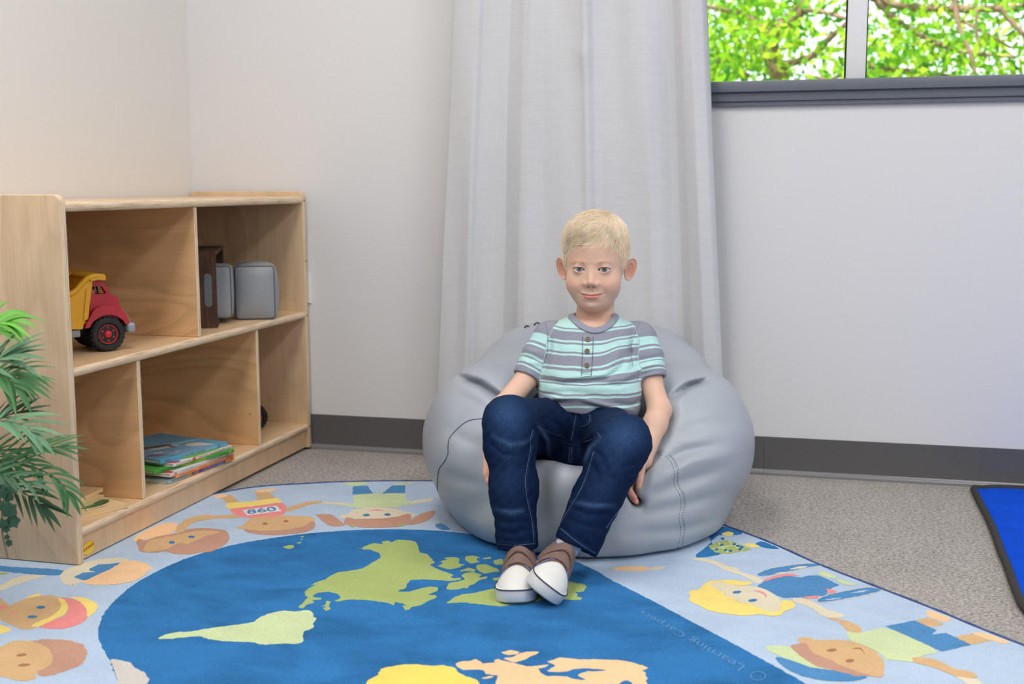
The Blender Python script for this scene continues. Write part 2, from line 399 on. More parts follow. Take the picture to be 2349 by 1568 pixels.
for pts, a, b in [
    ([wy(1792, 150, 6.75), wy(1860, 130, 6.6), wy(1905, 85, 6.5), wy(1960, 40, 6.4)], .024, .012),
    ([wy(1763, 78, 6.75), wy(1720, 40, 6.8), wy(1660, 22, 6.8), wy(1600, 12, 6.8)], .02, .01),
    ([wy(1840, 22, 6.7), wy(1890, 28, 6.5), wy(1950, 45, 6.4)], .016, .01),
    ([wy(1960, -20, 6.9), wy(2040, 8, 6.9), wy(2100, 18, 6.9), wy(2180, 20, 6.9), wy(2300, 20, 6.7), wy(2420, 10, 6.6)], .022, .018),
    ([wy(2010, 5, 6.6), wy(2070, 55, 6.6), wy(2150, 100, 6.6), wy(2220, 120, 6.5), wy(2330, 130, 6.4)], .016, .008),
    ([wy(2185, -30, 6.3), wy(2200, 60, 6.3), wy(2225, 120, 6.3), wy(2245, 200, 6.3)], .014, .008),
    ([wy(2290, 15, 6.5), wy(2330, 60, 6.5), wy(2380, 110, 6.5)], .016, .009),
    ([wy(2190, 40, 6.7), wy(2260, 75, 6.6), wy(2320, 110, 6.6)], .01, .006),
    ([wy(1600, 120, 7.0), wy(1660, 145, 7.0), wy(1720, 175, 7.0)], .016, .012),
    ([wy(1850, 175, 6.8), wy(1910, 180, 6.7), wy(1960, 150, 6.6)], .012, .008),
    ([wy(1980, 150, 6.9), wy(2060, 160, 6.9), wy(2180, 175, 6.9)], .02, .012),
    ([wy(2240, 20, 6.4), wy(2240, 80, 6.4), wy(2250, 125, 6.4)], .009, .006)]:
    br(pts, a, b)
def foliage(n, xr, yr, zr, cols, size, par, name='foliage'):
    rg = np.random.default_rng(11)
    cl = rg.uniform([xr[0], yr[0], zr[0]], [xr[1], yr[1], zr[1]], (260, 3))
    k = rg.integers(0, len(cl), n); c = cl[k]+rg.normal(0, [.16, .16, .12], (n, 3))
    d = rg.normal(0, 1, (n, 3)); d /= np.linalg.norm(d, axis=1)[:, None]
    e = np.cross(d, rg.normal(0, 1, (n, 3))); e /= np.linalg.norm(e, axis=1)[:, None]
    s = rg.uniform(size*.6, size*1.3, n)[:, None]
    V = np.stack([c-d*s, c+e*s*.42, c+d*s*1.1, c-e*s*.42], 1).reshape(-1, 3)
    F = np.arange(4*n).reshape(n, 4)
    C = np.array([lin(q)[:3] for q in cols]); ci = C[rg.integers(0, len(C), n)]*rg.uniform(.75, 1.15, (n, 1))
    return build(name, (V, F), [M_leaf], par, cols=np.repeat(ci, 4, 0), kind=None)
foliage(62000, (-2.4, 3.1), (6.2, 8.6), (0.8, 2.9), [(150, 196, 40), (176, 208, 60), (120, 176, 48), (84, 146, 52), (196, 216, 70)], 0.032, tree)
g = structure('ground_outside', slab(((-12, WY+0.3, -0.75), (14, 30, -0.6))), mat('lawn', (120, 150, 60), 0.95, var=0.2, vscale=3))
# ------------------------------------------------------------------ curtain
def linen():
    m, N, K, P = _m('linen_curtain')
    a = _noise(N, K, 14, 4, (1.2, 1, 26), 'Object', 0.6); r = _ramp(N, K, a.outputs[0], [(0.3, (0.95, 0.95, 0.95, 1)), (0.7, (1.03, 1.03, 1.03, 1))])
    b = _noise(N, K, 40, 3, (14, 1, 0.8), 'Object', 0.6); r2 = _ramp(N, K, b.outputs[0], [(0.3, (0.97, 0.97, 0.97, 1)), (0.7, (1.02, 1.02, 1.02, 1))])
    x = _mix(N, K, lin((212, 213, 217)), r.outputs[0], 1.0, 'MULTIPLY'); K.new(_mix(N, K, x, r2.outputs[0], 1.0, 'MULTIPLY'), P.inputs['Base Color'])
    P.inputs['Roughness'].default_value = 0.9; P.inputs['Specular IOR Level'].default_value = 0.15
    _bump(N, K, P, a.outputs[0], 0.12, 0.001); return m
M_linen = linen()
CY = WY-0.075
cur = thing('curtain', 'long off-white linen curtain hanging behind the bean bag beside the window', 'curtain', (-0.66, CY, 2.32))
# fold profile: across position (picture column at mid height) -> how far the cloth stands out (m)
FP = [(1033, .000), (1050, .006), (1075, .012), (1097, .020), (1102, .019), (1110, .008), (1125, .010), (1150, .002), (1172, -.012), (1195, .004), (1212, .018), (1228, .022), (1262, .010), (1290, .012), (1320, .018), (1346, .024), (1357, .030), (1364, .028), (1374, .012), (1392, .006), (1425, .008), (1462, .014), (1500, .016), (1522, .004), (1543, -.018), (1560, -.012), (1580, .014), (1604, .030), (1628, .022), (1637, .002)]
nu, nv = 260, 90; ztop, zbot = 2.30, 0.012
uu_ = np.linspace(0, 1, nu); pxs = np.array([a for a, b in FP], float); hs = np.array([b for a, b in FP])
t_ = (pxs-pxs[0])/(pxs[-1]-pxs[0])
V = np.zeros((nv, nu, 3))
xl0, xl1 = at_y(1045, 0, CY)[0], at_y(1006, 900, CY)[0]; xr0, xr1 = at_y(1622, 0, CY)[0], at_y(1652, 700, CY)[0]
zl0, zl1 = at_y(1045, 0, CY)[2], at_y(1006, 900, CY)[2]; zr0, zr1 = at_y(1622, 0, CY)[2], at_y(1652, 700, CY)[2]
for i in range(nv):
    z = ztop+(zbot-ztop)*i/(nv-1)
    k = (ztop-z)/(ztop-zbot)
    xl = xl0+(xl1-xl0)*(zl0-z)/(zl0-zl1); xr = xr0+(xr1-xr0)*(zr0-z)/(zr0-zr1)
    # the middle crease wanders to the right going down, the others keep their place
    wob = 0.018*np.sin(np.pi*np.clip((uu_-0.38)/0.34, 0, 1))*(k*2.6-1.2)
    us = uu_-wob
    h = np.interp(us, t_, hs)
    h = np.convolve(np.pad(h, 1, 'edge'), [.2, .6, .2], 'valid')
    h = h*(0.85+0.35*k) + 0.003*np.sin(uu_*37+z*5.0) + 0.0025*np.sin(uu_*13-z*9+1)
    x = xl+(xr-xl)*uu_
    pk = np.exp(-((x-at_y(1345, 130, CY)[0])/0.02)**2-((z-at_y(1345, 130, CY)[2])/0.02)**2)*0.010
    V[i, :, 0] = x; V[i, :, 1] = CY-h-pk-0.012; V[i, :, 2] = z
idx = np.arange(nv*nu).reshape(nv, nu)
F = np.stack([idx[:-1, :-1], idx[:-1, 1:], idx[1:, 1:], idx[1:, :-1]], -1).reshape(-1, 4)
co = build('curtain_panel', (V.reshape(-1, 3), F), [M_linen], cur, smooth=180)
sm = co.modifiers.new('cloth', 'SOLIDIFY'); sm.thickness = 0.0015
M_rod = mat('rod_metal', (80, 80, 82), 0.35, metal=0.8)
rod = thing('curtain_rod', 'dark metal curtain rod over the window', 'curtain rod', (0.5, CY-0.01, 2.33))
build('rod', MB().add(tube([(-1.25, CY-0.02, 2.335), (2.2, CY-0.02, 2.335)], 0.011, 14)), [M_rod], rod, smooth=40)
for x in (-1.2, 2.15):
    build('bracket', MB().add(rbox((x-.012, CY-0.03, 2.31), (x+.012, WY, 2.322), .002)), [M_rod], rod)
for i in range(9):
    x = -1.0+0.086*i
    th = np.linspace(0, 2*np.pi, 17)[:-1]
    build('ring', MB().add(tube([(x, CY-0.02+0.016*math.cos(a), 2.33+0.017*math.sin(a)) for a in th], 0.002, 6, closed=True)), [M_rod], cur, smooth=60)
# thin white plate on the back wall just past the shelf
pl = build('outlet_cover', MB().add(rbox((-1.50, WY-0.006, 0.435), (-1.4525, WY-0.0002, 0.525), 0.002)), mat('plate_white', (236, 236, 234), 0.4))
tag(pl, 'white outlet cover plate on the back wall behind the wooden shelf end', 'outlet cover')
# ------------------------------------------------------------------ world map rug
CROP = {'A': (0, 1080, 2349/800), 'B': (600, 1080, 2249/700), 'C': (1200, 1180, 2349/600), 'D': (1560, 1080, 2349/789), 'P': (0, 0, 1.0)}
RUGT = 0.006
def flo(crop, s, z=RUGT):
    ox, oy, k = CROP[crop]; out = []
    for t in s.split():
        a, b = t.split(','); q = at_z(ox+float(a)/k, oy+float(b)/k, z); out.append((q[0], q[1]))
    return out
def chaikin(p, r=0.22):
    n = len(p); out = []
    for i in range(n):
        a, b = p[i], p[(i+1) % n]
        out.append((a[0]*(1-r)+b[0]*r, a[1]*(1-r)+b[1]*r)); out.append((a[0]*r+b[0]*(1-r), a[1]*r+b[1]*(1-r)))
    return out
RC = {'bg': (188, 207, 230), 'sea': (50, 118, 178), 'na': (174, 190, 118), 'sa': (208, 224, 174), 'af': (252, 222, 112), 'eu': (250, 208, 162),
      'tan': (220, 182, 136), 'cream': (231, 220, 194), 'brown': (200, 155, 134), 'yel': (252, 226, 132), 'coral': (243, 150, 148), 'peach': (250, 207, 162),
      'lime': (211, 225, 176), 'ice': (212, 206, 200), 'mid': (86, 144, 196), 'white': (232, 232, 236), 'eye': (74, 132, 178), 'dk': (172, 122, 88), 'note': (96, 148, 200), 'green': (176, 190, 112)}
RK = list(RC); RM = [pile('rug_'+k, RC[k], 0.20 if k in ('sea', 'mid') else 0.11, mott=0.24 if k in ('sea',) else 0.06) for k in RK]
M_serge = mat('rug_edge_navy', (62, 84, 134), 0.9, var=0.2, vscale=200, bump=0.6, bscale=500)
rug = thing('map_rug', 'pale blue world map rug with cartoon children around a dark blue globe', 'rug', (-0.6, 1.9, 0))
rb_ = MB()
edge_px = [(2349, 1479.7), (2242, 1438), (2151, 1399), (2023.6, 1350), (1874, 1293), (1768, 1243), (1670.8, 1207.6), (1648, 1199)]
edge = [tuple(at_z(a, b, RUGT)[:2]) for a, b in edge_px]
edge += [(-.285, 2.735), (-.38, 2.815), (-.52, 2.88), (-.70, 2.912), (-.86, 2.912)]
edge += [tuple(at_z(a, b, RUGT)[:2]) for a, b in [(986, 1102.5), (900, 1102.5), (833, 1103.5), (755, 1105.5), (700, 1109), (640, 1112), (596, 1115.5), (558, 1120), (500, 1131)]]
edge += [(-1.56, 2.50), (-1.66, 2.30), (-1.74, 2.10), (-1.79, 1.88), (-1.80, 1.65), (-1.77, 1.40), (-1.68, 1.15), (-1.50, 0.95), (-1.2, 0.82), (0.9, 0.82), (1.1, 1.0), (1.06, 1.35)]
edge = [tuple(p) for p in edge]
EDGE = chaikin(edge, 0.25)
v, f = prism(EDGE, 0.0003, RUGT)
rb_.add((v, f), RK.index('bg'))
SHN = [0]; FZ = np.random.default_rng(21)
def shape(col, crop, s, layer=1, sm=1):
    p = flo(crop, s)
    for _ in range(sm): p = chaikin(p, .10 if col in ('na', 'eu', 'af') else .2)
    q = np.array(p+[p[0]]); p = []
    for a_, b_ in zip(q[:-1], q[1:]):                     # pile ends make the outline a little ragged
        ln = np.hypot(*(b_-a_)); k = max(1, int(ln/.005)); nn = np.array([-(b_-a_)[1], (b_-a_)[0]])/(ln+1e-9)
        for i in range(k): p.append(tuple(a_+(b_-a_)*i/k+nn*FZ.normal(0, min(.0007, .12*ln))))
    SHN[0] += 1; z = RUGT+0.00008*layer+SHN[0]*1.2e-6
    tri = tessellate_polygon([[Vector((a, b, 0)) for a, b in p]])
    fs = []
    for t in tri:
        a, b, c = [np.array(p[i]) for i in t]
        cr = (b-a)[0]*(c-a)[1]-(b-a)[1]*(c-a)[0]
        fs.append(tuple(t) if cr > 0 else tuple(reversed(t)))
    rb_.add(([(a, b, z) for a, b in p], fs), RK.index(col))
def dot(col, crop, x, y, rx, ry, layer=5, rot=0):
    s = ' '.join('%.1f,%.1f' % (x+rx*math.cos(a)*math.cos(rot)-ry*math.sin(a)*math.sin(rot), y+rx*math.cos(a)*math.sin(rot)+ry*math.sin(a)*math.cos(rot)) for a in np.linspace(0, 2*np.pi, 15)[:-1])
    shape(col, crop, s, layer, 0)
def arc(col, crop, s, wd, layer=5):
    pts = np.array([[float(q) for q in t.split(',')] for t in s.split()]); P = cspline(pts, 4)
    T = np.gradient(P, axis=0); N = np.stack([-T[:, 1], T[:, 0]], 1); N /= np.linalg.norm(N, axis=1)[:, None]
    h = (wd*np.sin(np.linspace(0.25, np.pi-0.25, len(P))))[:, None]
    Q = np.concatenate([P+N*h, (P-N*h)[::-1]]); shape(col, crop, ' '.join('%.1f,%.1f' % tuple(q) for q in Q), layer, 0)
# globe
gl = [(A_[0], A_[1]) for A_ in flo('A', '1900,440 1600,487 1300,570 1100,650 900,760 760,880 690,970 660,1060 662,1120 690,1195 735,1262 765,1340 800,1433')]
gpx = 'P'
globe_px = [(1800, 1537), (1849, 1568), (2300, 1850), (2349, 2300), (400, 2300), (330, 1690)]
GA = '1363,1305 1404,1331 1455,1356 1506,1382 1583,1423 1660,1463.5 1723.6,1498 1800,1539 1849,1568 2300,1850 2349,2200 500,2200 330,1690 272,1568 260,1536 250,1510 235,1487 225.5,1461.5 225,1441 235,1410.5 259,1379.7 306.5,1339 374.6,1301.4 442.7,1274 545,1246 647,1230 715,1222 800,1215.5 849,1214 911,1213 1004,1216 1130,1230 1250,1258'
shape('sea', 'P', GA, 1, 1)
shape('ice', 'A', '735,1262 830,1275 880,1290 905,1320 940,1345 975,1355 985,1385 1010,1400 990,1433 960,1480 800,1470 785,1390 765,1320', 2)
# North America and the islands above it
shape('na', 'B', '685,570 760,577 810,580 830,592 870,602 880,640 820,670 790,692 740,718 650,735 560,745 500,775 450,812 400,840 340,868 315,890 322,915 342,926 315,960 290,985 268,1005 300,1012 330,985 380,972 385,958 368,950 440,946 440,932 392,930 375,915 420,895 500,888 560,905 580,925 575,940 535,955 560,962 640,945 760,948 850,960 930,970 975,990 985,965 1040,975 1075,995 1120,1000 1180,985 1230,955 1290,930 1285,915 1220,912 1300,880 1300,855 1240,850 1190,860 1120,880 1090,888 1010,888 1015,875 1060,865 1075,830 1100,800 1200,798 1290,803 1400,810 1470,800 1465,785 1410,792 1390,780 1420,765 1390,755 1330,735 1270,710 1240,690 1275,675 1250,640 1220,610 1165,600 1155,560 1140,520 1080,508 1000,505 960,525 930,512 880,520 900,540 830,530 780,545 750,560 745,570', 2)
shape('na', 'B', '358,842 400,820 460,798 452,810 398,838', 2, 0)
shape('na', 'B', '1360,870 1380,825 1440,815 1500,800 1472,770 1500,750 1560,745 1620,760 1600,785 1665,775 1660,790 1600,805 1570,830 1530,845 1520,865 1490,860 1450,870 1400,875', 2)
shape('na', 'B', '1298,698 1340,680 1312,665 1370,650 1340,640 1420,632 1460,645 1450,680 1500,690 1460,710 1380,725 1330,710', 2)
for s in ('1505,625 1560,622 1610,635 1580,650 1610,670 1540,682 1500,655', '1590,690 1650,685 1690,700 1740,720 1755,740 1700,745 1640,755 1600,735 1580,710', '1630,640 1690,632 1690,645 1640,650', '1460,735 1520,710 1580,725 1570,742 1500,735 1470,742', '1705,660 1770,645 1800,690 1720,690', '1700,790 1760,780 1790,800 1720,808', '430,995 470,985 480,955 510,960 495,990 510,1020 470,1030 452,1010 480,1000', '1035,990 1115,995 1090,1020 1060,1025'):
    shape('na', 'B', s, 2)
shape('na', 'P', '1023,1383.5 1042,1369.5 1060.6,1362.6 1085.5,1360 1110,1354 1135,1349 1200,1340 1280,1335 1308.5,1333 1322.6,1337 1335.4,1338.4 1347,1345 1343,1348.6 1339,1356 1327.7,1357.5 1317,1356 1325,1362.6 1322.6,1368 1335.4,1370 1332.8,1375.4 1310,1375.4 1292,1374 1276.6,1374 1251,1374 1230,1379 1215,1383 1200,1385 1176,1386.5 1148,1390.6 1129,1388 1098,1385 1061,1381', 2)
shape('sa', 'A', '1055,1130 1100,1105 1200,1080 1260,1085 1400,1060 1550,1040 1700,1020 1740,990 1820,955 1900,940 2000,945 2080,935 2110,960 2115,985 2138,990 2110,1015 2115,1050 2080,1070 2045,1075 2040,1120 2045,1150 1990,1165 1900,1160 1760,1170 1700,1150 1600,1150 1520,1145 1420,1135 1350,1110 1280,1115 1230,1120 1150,1130', 2)
for s in ('1900,512 1950,497 1980,500 1980,515 1945,525', '1995,485 2030,475 2025,488', '2020,440 2045,436 2042,447', '2022,461 2038,455 2034,464'): shape('na', 'A', s, 2)
shape('af', 'B', '785,1540 860,1500 880,1460 920,1445 990,1435 1060,1422 1150,1425 1250,1435 1330,1430 1420,1445 1450,1480 1500,1510 1570,1530 1605,1555 1590,1620 1300,1950 900,1900 730,1620', 2)
shape('eu', 'B', '1430,1420 1470,1402 1540,1398 1575,1385 1610,1400 1632,1420 1720,1410 1715,1395 1740,1385 1790,1400 1850,1410 1890,1420 1960,1440 2020,1435 2120,1425 2100,1440 2040,1455 2060,1490 2100,1510 2180,1508 2300,1520 2400,1540 2500,1560 2500,1800 1900,1800 1730,1660 1720,1570 1740,1530 1740,1505 1690,1500 1650,1495 1640,1470 1580,1460 1490,1467 1442,1440', 2)
shape('eu', 'B', '1620,1525 1680,1510 1715,1510 1700,1522 1640,1532', 2)
shape('eu', 'B', '1762,1335 1830,1318 1900,1330 1890,1350 1820,1355', 2); shape('eu', 'B', '1778,1380 1860,1370 1900,1342 1960,1330 2042,1330 2035,1345 1990,1360 1940,1390 1860,1412 1830,1400', 2)
shape('eu', 'C', '212,1320 290,1297 330,1283 420,1290 500,1300 620,1298 720,1300 850,1305 950,1320 1060,1350 1115,1370 1110,1385 1060,1400 1105,1420 1095,1440 1115,1465 1100,1490 1115,1540 1100,1800 300,1800 300,1480 420,1440 480,1400 560,1405 240,1415 205,1400 290,1352', 3)
shape('sea', 'C', '135,1385 200,1368 270,1350 290,1356 242,1385 210,1405 330,1417 420,1400 450,1385 560,1380 690,1390 765,1400 690,1406 560,1406 502,1435 490,1450 540,1470 567,1485 500,1480 420,1468 380,1450 270,1446 200,1430 160,1402', 4)
shape('sea', 'C', '860,1519 890,1495 940,1485 985,1519 980,1560 870,1560', 4)
# sailor's goggles kid and the others along the left border
shape('mid', 'A', '-200,600 0,640 380,660 440,672 410,702 300,702 0,676 -200,640', 2); shape('green', 'A', '-60,676 0,680 70,690 0,698', 3)
shape('cream', 'A', '0,772 100,715 200,698 330,700 200,737 80,772 30,802 0,802 -120,800', 2)
shape('cream', 'A', '400,705 430,670 500,640 620,600 780,583 850,585 872,602 820,640 700,692 620,722 540,747 500,770 440,767 410,737', 3)
shape('peach', 'A', '540,747 650,702 760,652 830,605 930,603 1000,625 1010,650 1052,655 1000,666 985,692 930,732 820,760 700,768 600,766', 4)
shape('mid', 'A', '495,716 560,685 650,680 662,696 590,732 560,737', 5, 0); shape('mid', 'A', '603,660 660,630 740,625 818,616 740,662 662,697 648,681 598,668', 5, 0)
dot('coral', 'A', 490, 764, 7, 5)
shape('yel', 'A', '105,897 180,850 262,820 282,842 180,870', 2); shape('yel', 'A', '-40,1020 40,1045 85,1065 30,1087 -40,1110', 2)
shape('tan', 'A', '-80,930 0,930 60,908 150,865 300,833 380,840 440,880 455,920 430,970 350,1002 260,1042 200,1072 130,1062 60,1030 0,1000 -80,990', 3)
shape('tan', 'A', '-60,830 0,852 30,880 70,905 20,920 -60,920', 2); shape('coral', 'A', '-40,912 30,905 70,910 10,935 -40,945', 4)
shape('yel', 'A', '380,850 440,866 462,920 440,966 360,1002 270,1047 205,1049 240,1022 350,978 405,930 412,890', 5); shape('yel', 'A', '465,848 560,848 640,880 662,910 642,950 585,992 570,930 540,880', 4)
shape('coral', 'A', '385,850 470,855 540,880 587,930 587,990 540,1032 440,1062 330,1064 250,1051 350,1006 440,974 464,920 440,880', 4)
dot('eye', 'A', 274, 918, 32, 10, 6, -.05); dot('eye', 'A', 217, 982, 34, 10, 6, -.05); arc('coral', 'A', '68,978 85,952 122,938', 5)
shape('brown', 'A', '180,1150 300,1130 450,1135 560,1165 587,1210 580,1260 540,1312 450,1342 350,1377 270,1387 235,1350 300,1330 350,1290 340,1220 290,1180', 3)
shape('tan', 'A', '-80,1200 0,1188 70,1145 200,1140 310,1180 352,1230 352,1290 300,1332 238,1352 250,1397 150,1417 50,1392 0,1387 -80,1380', 4)
dot('dk', 'A', 145, 1240, 36, 10, 6, -.1); dot('dk', 'A', 162, 1307, 42, 10, 6, -.1)
# curly head by the shelf
shape('yel', 'A', '890,468 930,430 985,400 975,440 930,472', 2); shape('peach', 'A', '900,470 970,400 1100,348 1190,345 1202,390 1140,432 1040,455', 2)
shape('brown', 'A', '915,475 935,455 985,470 1000,460 1060,440 1240,410 1240,395 1330,382 1430,385 1530,400 1552,460 1500,510 1420,545 1360,548 1280,562 1180,560 1110,540 1050,552 940,545 930,510', 3)
shape('tan', 'A', '958,535 1000,470 1060,455 1200,430 1300,405 1370,400 1482,405 1480,416 1400,432 1310,472 1260,492 1200,482 1140,522 1080,532 1000,547', 4)
shape('tan', 'A', '1620,318 1450,318 1300,345 1240,395 1200,430 1185,400 1190,365 1260,320 1340,298 1400,293 1450,300 1600,292', 3)
dot('eye', 'A', 1158, 481, 22, 10, 6); dot('eye', 'A', 1290, 444, 24, 9, 6); arc('coral', 'A', '1095,452 1120,440 1150,434', 4)
# runner with the number
shape('tan', 'A', '1470,160 1550,158 1590,185 1612,212 1530,220 1500,190', 2, 0); shape('peach', 'A', '1425,172 1480,153 1550,160 1490,184', 3)
shape('tan', 'A', '1715,130 1800,133 1840,165 1852,184 1740,197 1727,165', 2, 0); shape('peach', 'A', '1712,130 1850,114 1864,125 1820,140 1740,147', 3)
shape('tan', 'A', '1920,250 2000,225 2080,203 2172,200 2182,212 2080,227 1990,262 1915,278', 2)
shape('yel', 'A', '1518,237 1530,215 1700,203 1870,180 1897,210 1720,240 1550,257', 3, 0); shape('coral', 'A', '1543,255 1560,252 1720,236 1895,208 1927,235 1930,265 1910,297 1700,318 1620,312 1568,285', 4)
shape('white', 'A', '1632,263 1866,234 1894,270 1664,299', 5, 0)
q = flo('A', '1668,292 1868,268 1660,264 1848,240'); rb_.add(text_quad('860', *[(a, b, RUGT+0.0012) for a, b in q], bold=0.012), RK.index('mid'))
shape('brown', 'A', '1635,392 1660,372 1800,350 2000,340 2110,330 2122,350 2115,390 2060,412 1950,427 1850,434 1740,427 1660,412', 3)
shape('tan', 'A', '1583,385 1640,365 1680,320 1800,300 1950,298 2050,303 2124,315 2117,337 2090,342 2050,375 1900,400 1750,402 1650,392', 4)
dot('dk', 'A', 1786, 355, 18, 8, 6); dot('dk', 'A', 1926, 338, 18, 8, 6); arc('coral', 'A', '1770,318 1830,310 1890,312', 4)
# girl with pigtails
shape('brown', 'B', '392,320 450,315 520,320 560,350 590,372 622,402 540,412 490,397 450,372 420,342', 3); shape('brown', 'B', '1070,397 1110,355 1180,310 1240,295 1290,290 1260,342 1200,377 1120,394', 3)
shape('cream', 'B', '440,223 600,230 690,248 690,272 560,247 450,242', 2); shape('cream', 'B', '1060,235 1150,212 1265,198 1265,220 1150,234 1065,252', 2)
shape('lime', 'B', '603,85 770,81 777,100 690,113 640,106', 3); shape('lime', 'B', '958,96 1125,78 1100,96 1010,107', 3)
shape('mid', 'B', '675,112 780,108 822,166 670,172', 2, 0); shape('mid', 'B', '960,108 1058,104 1060,161 888,166', 2, 0)
shape('lime', 'B', '663,172 1067,161 1060,212 1150,245 1040,255 1000,272 900,266 760,273 700,272 560,250 690,245', 3)
shape('cream', 'B', '553,345 600,320 640,315 680,285 780,270 900,268 1000,280 1060,300 1132,310 1137,330 1100,337 1050,332 1000,347 850,357 700,360 650,347 600,347', 4)
shape('brown', 'B', '603,377 622,345 650,342 680,355 740,352 900,350 1000,338 1090,310 1107,340 1092,387 1020,412 900,417 750,417 680,407 610,392', 5)
dot('eye', 'B', 773, 325, 26, 9, 6); dot('eye', 'B', 928, 321, 26, 9, 6); arc('coral', 'B', '790,296 850,287 910,295', 4, 6); dot('coral', 'B', 702, 304, 7, 4, 6); dot('green', 'B', 672, 405, 24, 9, 6); dot('green', 'B', 1032, 396, 26, 8, 6)
shape('yel', 'B', '1285,365 1318,360 1300,380', 3); shape('mid', 'B', '1278,392 1330,383 1400,430 1340,437 1290,417', 2)
# children on the right
shape('sea', 'D', '200,370 330,383 420,408 425,430 370,440 330,430 250,440 180,520 100,575 120,594 250,577 300,555 200,480', 2); shape('yel', 'D', '287,425 330,410 372,425 350,443 290,441', 3)
shape('green', 'D', '190,512 270,480 330,470 492,536 330,566 240,556', 3, 0); shape('yel', 'D', '423,502 480,489 558,515 500,526', 3); shape('sea', 'D', '510,496 560,477 692,531 620,531 560,521', 2)
for s in ('258,492 268,488 330,552 318,556', '320,475 330,472 430,545 418,548', '215,530 420,492 430,496 225,535'): shape('lime', 'D', s, 4, 0)
for x, y in ((285, 505), (250, 535), (310, 540), (370, 500), (345, 545), (410, 535), (395, 512), (290, 462), (420, 520)): dot('sea', 'D', x, y, 13, 8, 5)
shape('eu', 'C', '770,478 900,463 1100,462 1162,490 1050,507 850,502', 2); shape('cream', 'C', '1130,492 1170,467 1260,462 1287,475 1200,499', 3)
shape('cream', 'D', '78,602 110,588 200,600 270,625 330,650 412,665 380,680 480,705 577,745 530,772 450,722 350,692 280,672 260,647 180,622', 2)
shape('cream', 'D', '768,865 850,870 930,900 1000,945 1060,960 1132,985 1090,1002 1020,1002 950,982 930,952 850,917 780,897', 3)
shape('mid', 'D', '520,790 570,757 650,725 720,712 830,727 870,715 940,712 1000,735 1092,780 1040,795 1000,830 1010,850 900,857 800,864 700,864 620,832', 3, 0)
shape('ice', 'D', '512,708 600,662 740,638 880,624 972,628 975,648 860,666 720,696 600,722 530,724', 2); shape('mid', 'D', '523,705 600,670 740,645 880,630 962,632 967,645 860,660 720,690 600,715 538,718', 3)
shape('ice', 'D', '918,888 980,850 1080,824 1200,799 1300,789 1402,808 1330,836 1200,866 1080,886 955,901', 3); shape('mid', 'D', '930,886 980,855 1080,830 1200,805 1300,795 1392,808 1330,830 1200,860 1080,880 960,895', 4)
for s in ('630,702 700,690 762,684 750,693 680,704', '740,673 800,655 872,649 870,659 790,669'): shape('cream', 'D', s, 5)
for s in ('978,881 1060,868 1112,864 1050,879', '1148,836 1240,815 1302,811 1240,829'): shape('bg', 'D', s, 5)
shape('coral', 'D', '563,746 640,715 760,697 832,721 760,713 660,729 580,756', 4); shape('coral', 'D', '828,862 900,853 962,849 940,869 840,873', 4); shape('coral', 'D', '1000,800 1030,810 1082,825 1050,836 1010,836', 4)
shape('lime', 'D', '943,681 1000,688 1062,715 1067,736 1000,726 950,711', 4); shape('lime', 'D', '1058,736 1120,744 1212,778 1160,783 1090,766', 4)
shape('cream', 'D', '186,775 240,758 310,763 360,783 480,783 570,800 640,840 692,885 692,930 657,967 600,962 540,937 480,907 420,902 370,882 350,862 310,852 300,825 230,792', 4)
shape('yel', 'D', '52,882 75,850 58,830 80,813 130,812 165,773 200,748 250,750 330,742 420,752 482,750 498,777 360,785 310,764 240,760 192,775 230,792 300,826 310,852 350,862 370,882 420,902 480,907 540,937 600,962 657,967 690,932 690,880 762,885 792,915 770,942 720,952 690,987 630,992 540,977 470,987 400,987 340,977 250,967 180,947 130,917', 5)
dot('eye', 'D', 388, 828, 30, 10, 6, -.1); dot('eye', 'D', 497, 884, 32, 10, 6, -.1); arc('coral', 'D', '500,818 550,826 582,845 585,866', 6, 6)
shape('tan', 'D', '983,985 1080,1010 1150,1025 1220,1055 1252,1105 1180,1107 1120,1075 1090,1030 1010,1007', 2)
shape('tan', 'D', '1605,1020 1690,1000 1802,1045 1740,1064 1690,1062', 2, 0); shape('peach', 'D', '1678,965 1700,945 1872,1015 1790,1032 1690,992', 3)
shape('tan', 'D', '1880,1132 1990,1110 2122,1160 2000,1184 1960,1177', 2, 0); shape('peach', 'D', '1983,1110 2070,1096 2272,1175 2200,1177 2110,1152', 3)
shape('mid', 'D', '1405,1060 1600,1020 1752,1085 1720,1117 1820,1105 1987,1185 1790,1234', 3, 0); shape('lime', 'D', '1128,1095 1200,1107 1260,1102 1402,1060 1792,1235 1640,1262 1600,1307 1500,1297 1400,1287 1390,1262 1290,1202 1160,1162', 4)
shape('tan', 'D', '1580,1270 1700,1275 1800,1310 1870,1350 1940,1360 2000,1375 2042,1405 1980,1417 1880,1402 1800,1367 1700,1332 1600,1312', 5); shape('cream', 'D', '1868,1395 1960,1412 2040,1422 2072,1455 1990,1475', 4)
shape('tan', 'D', '788,1150 830,1131 890,1139 920,1155 1080,1150 1200,1168 1320,1220 1387,1285 1397,1340 1382,1380 1402,1390 1370,1410 1310,1402 1250,1392 1150,1352 1000,1322 900,1242 860,1192', 5)
shape('brown', 'D', '738,1195 800,1180 862,1172 900,1240 960,1265 1030,1290 1100,1330 1200,1365 1312,1400 1200,1402 1080,1367 950,1342 850,1287', 6)
shape('lime', 'D', '581,1200 640,1189 740,1196 800,1235 860,1290 950,1337 1082,1364 900,1350 780,1312 680,1262 600,1227', 4); shape('mid', 'D', '653,1265 750,1290 900,1345 1080,1362 1292,1405 1240,1427 1100,1440 950,1427 820,1397 720,1347 660,1297', 5)
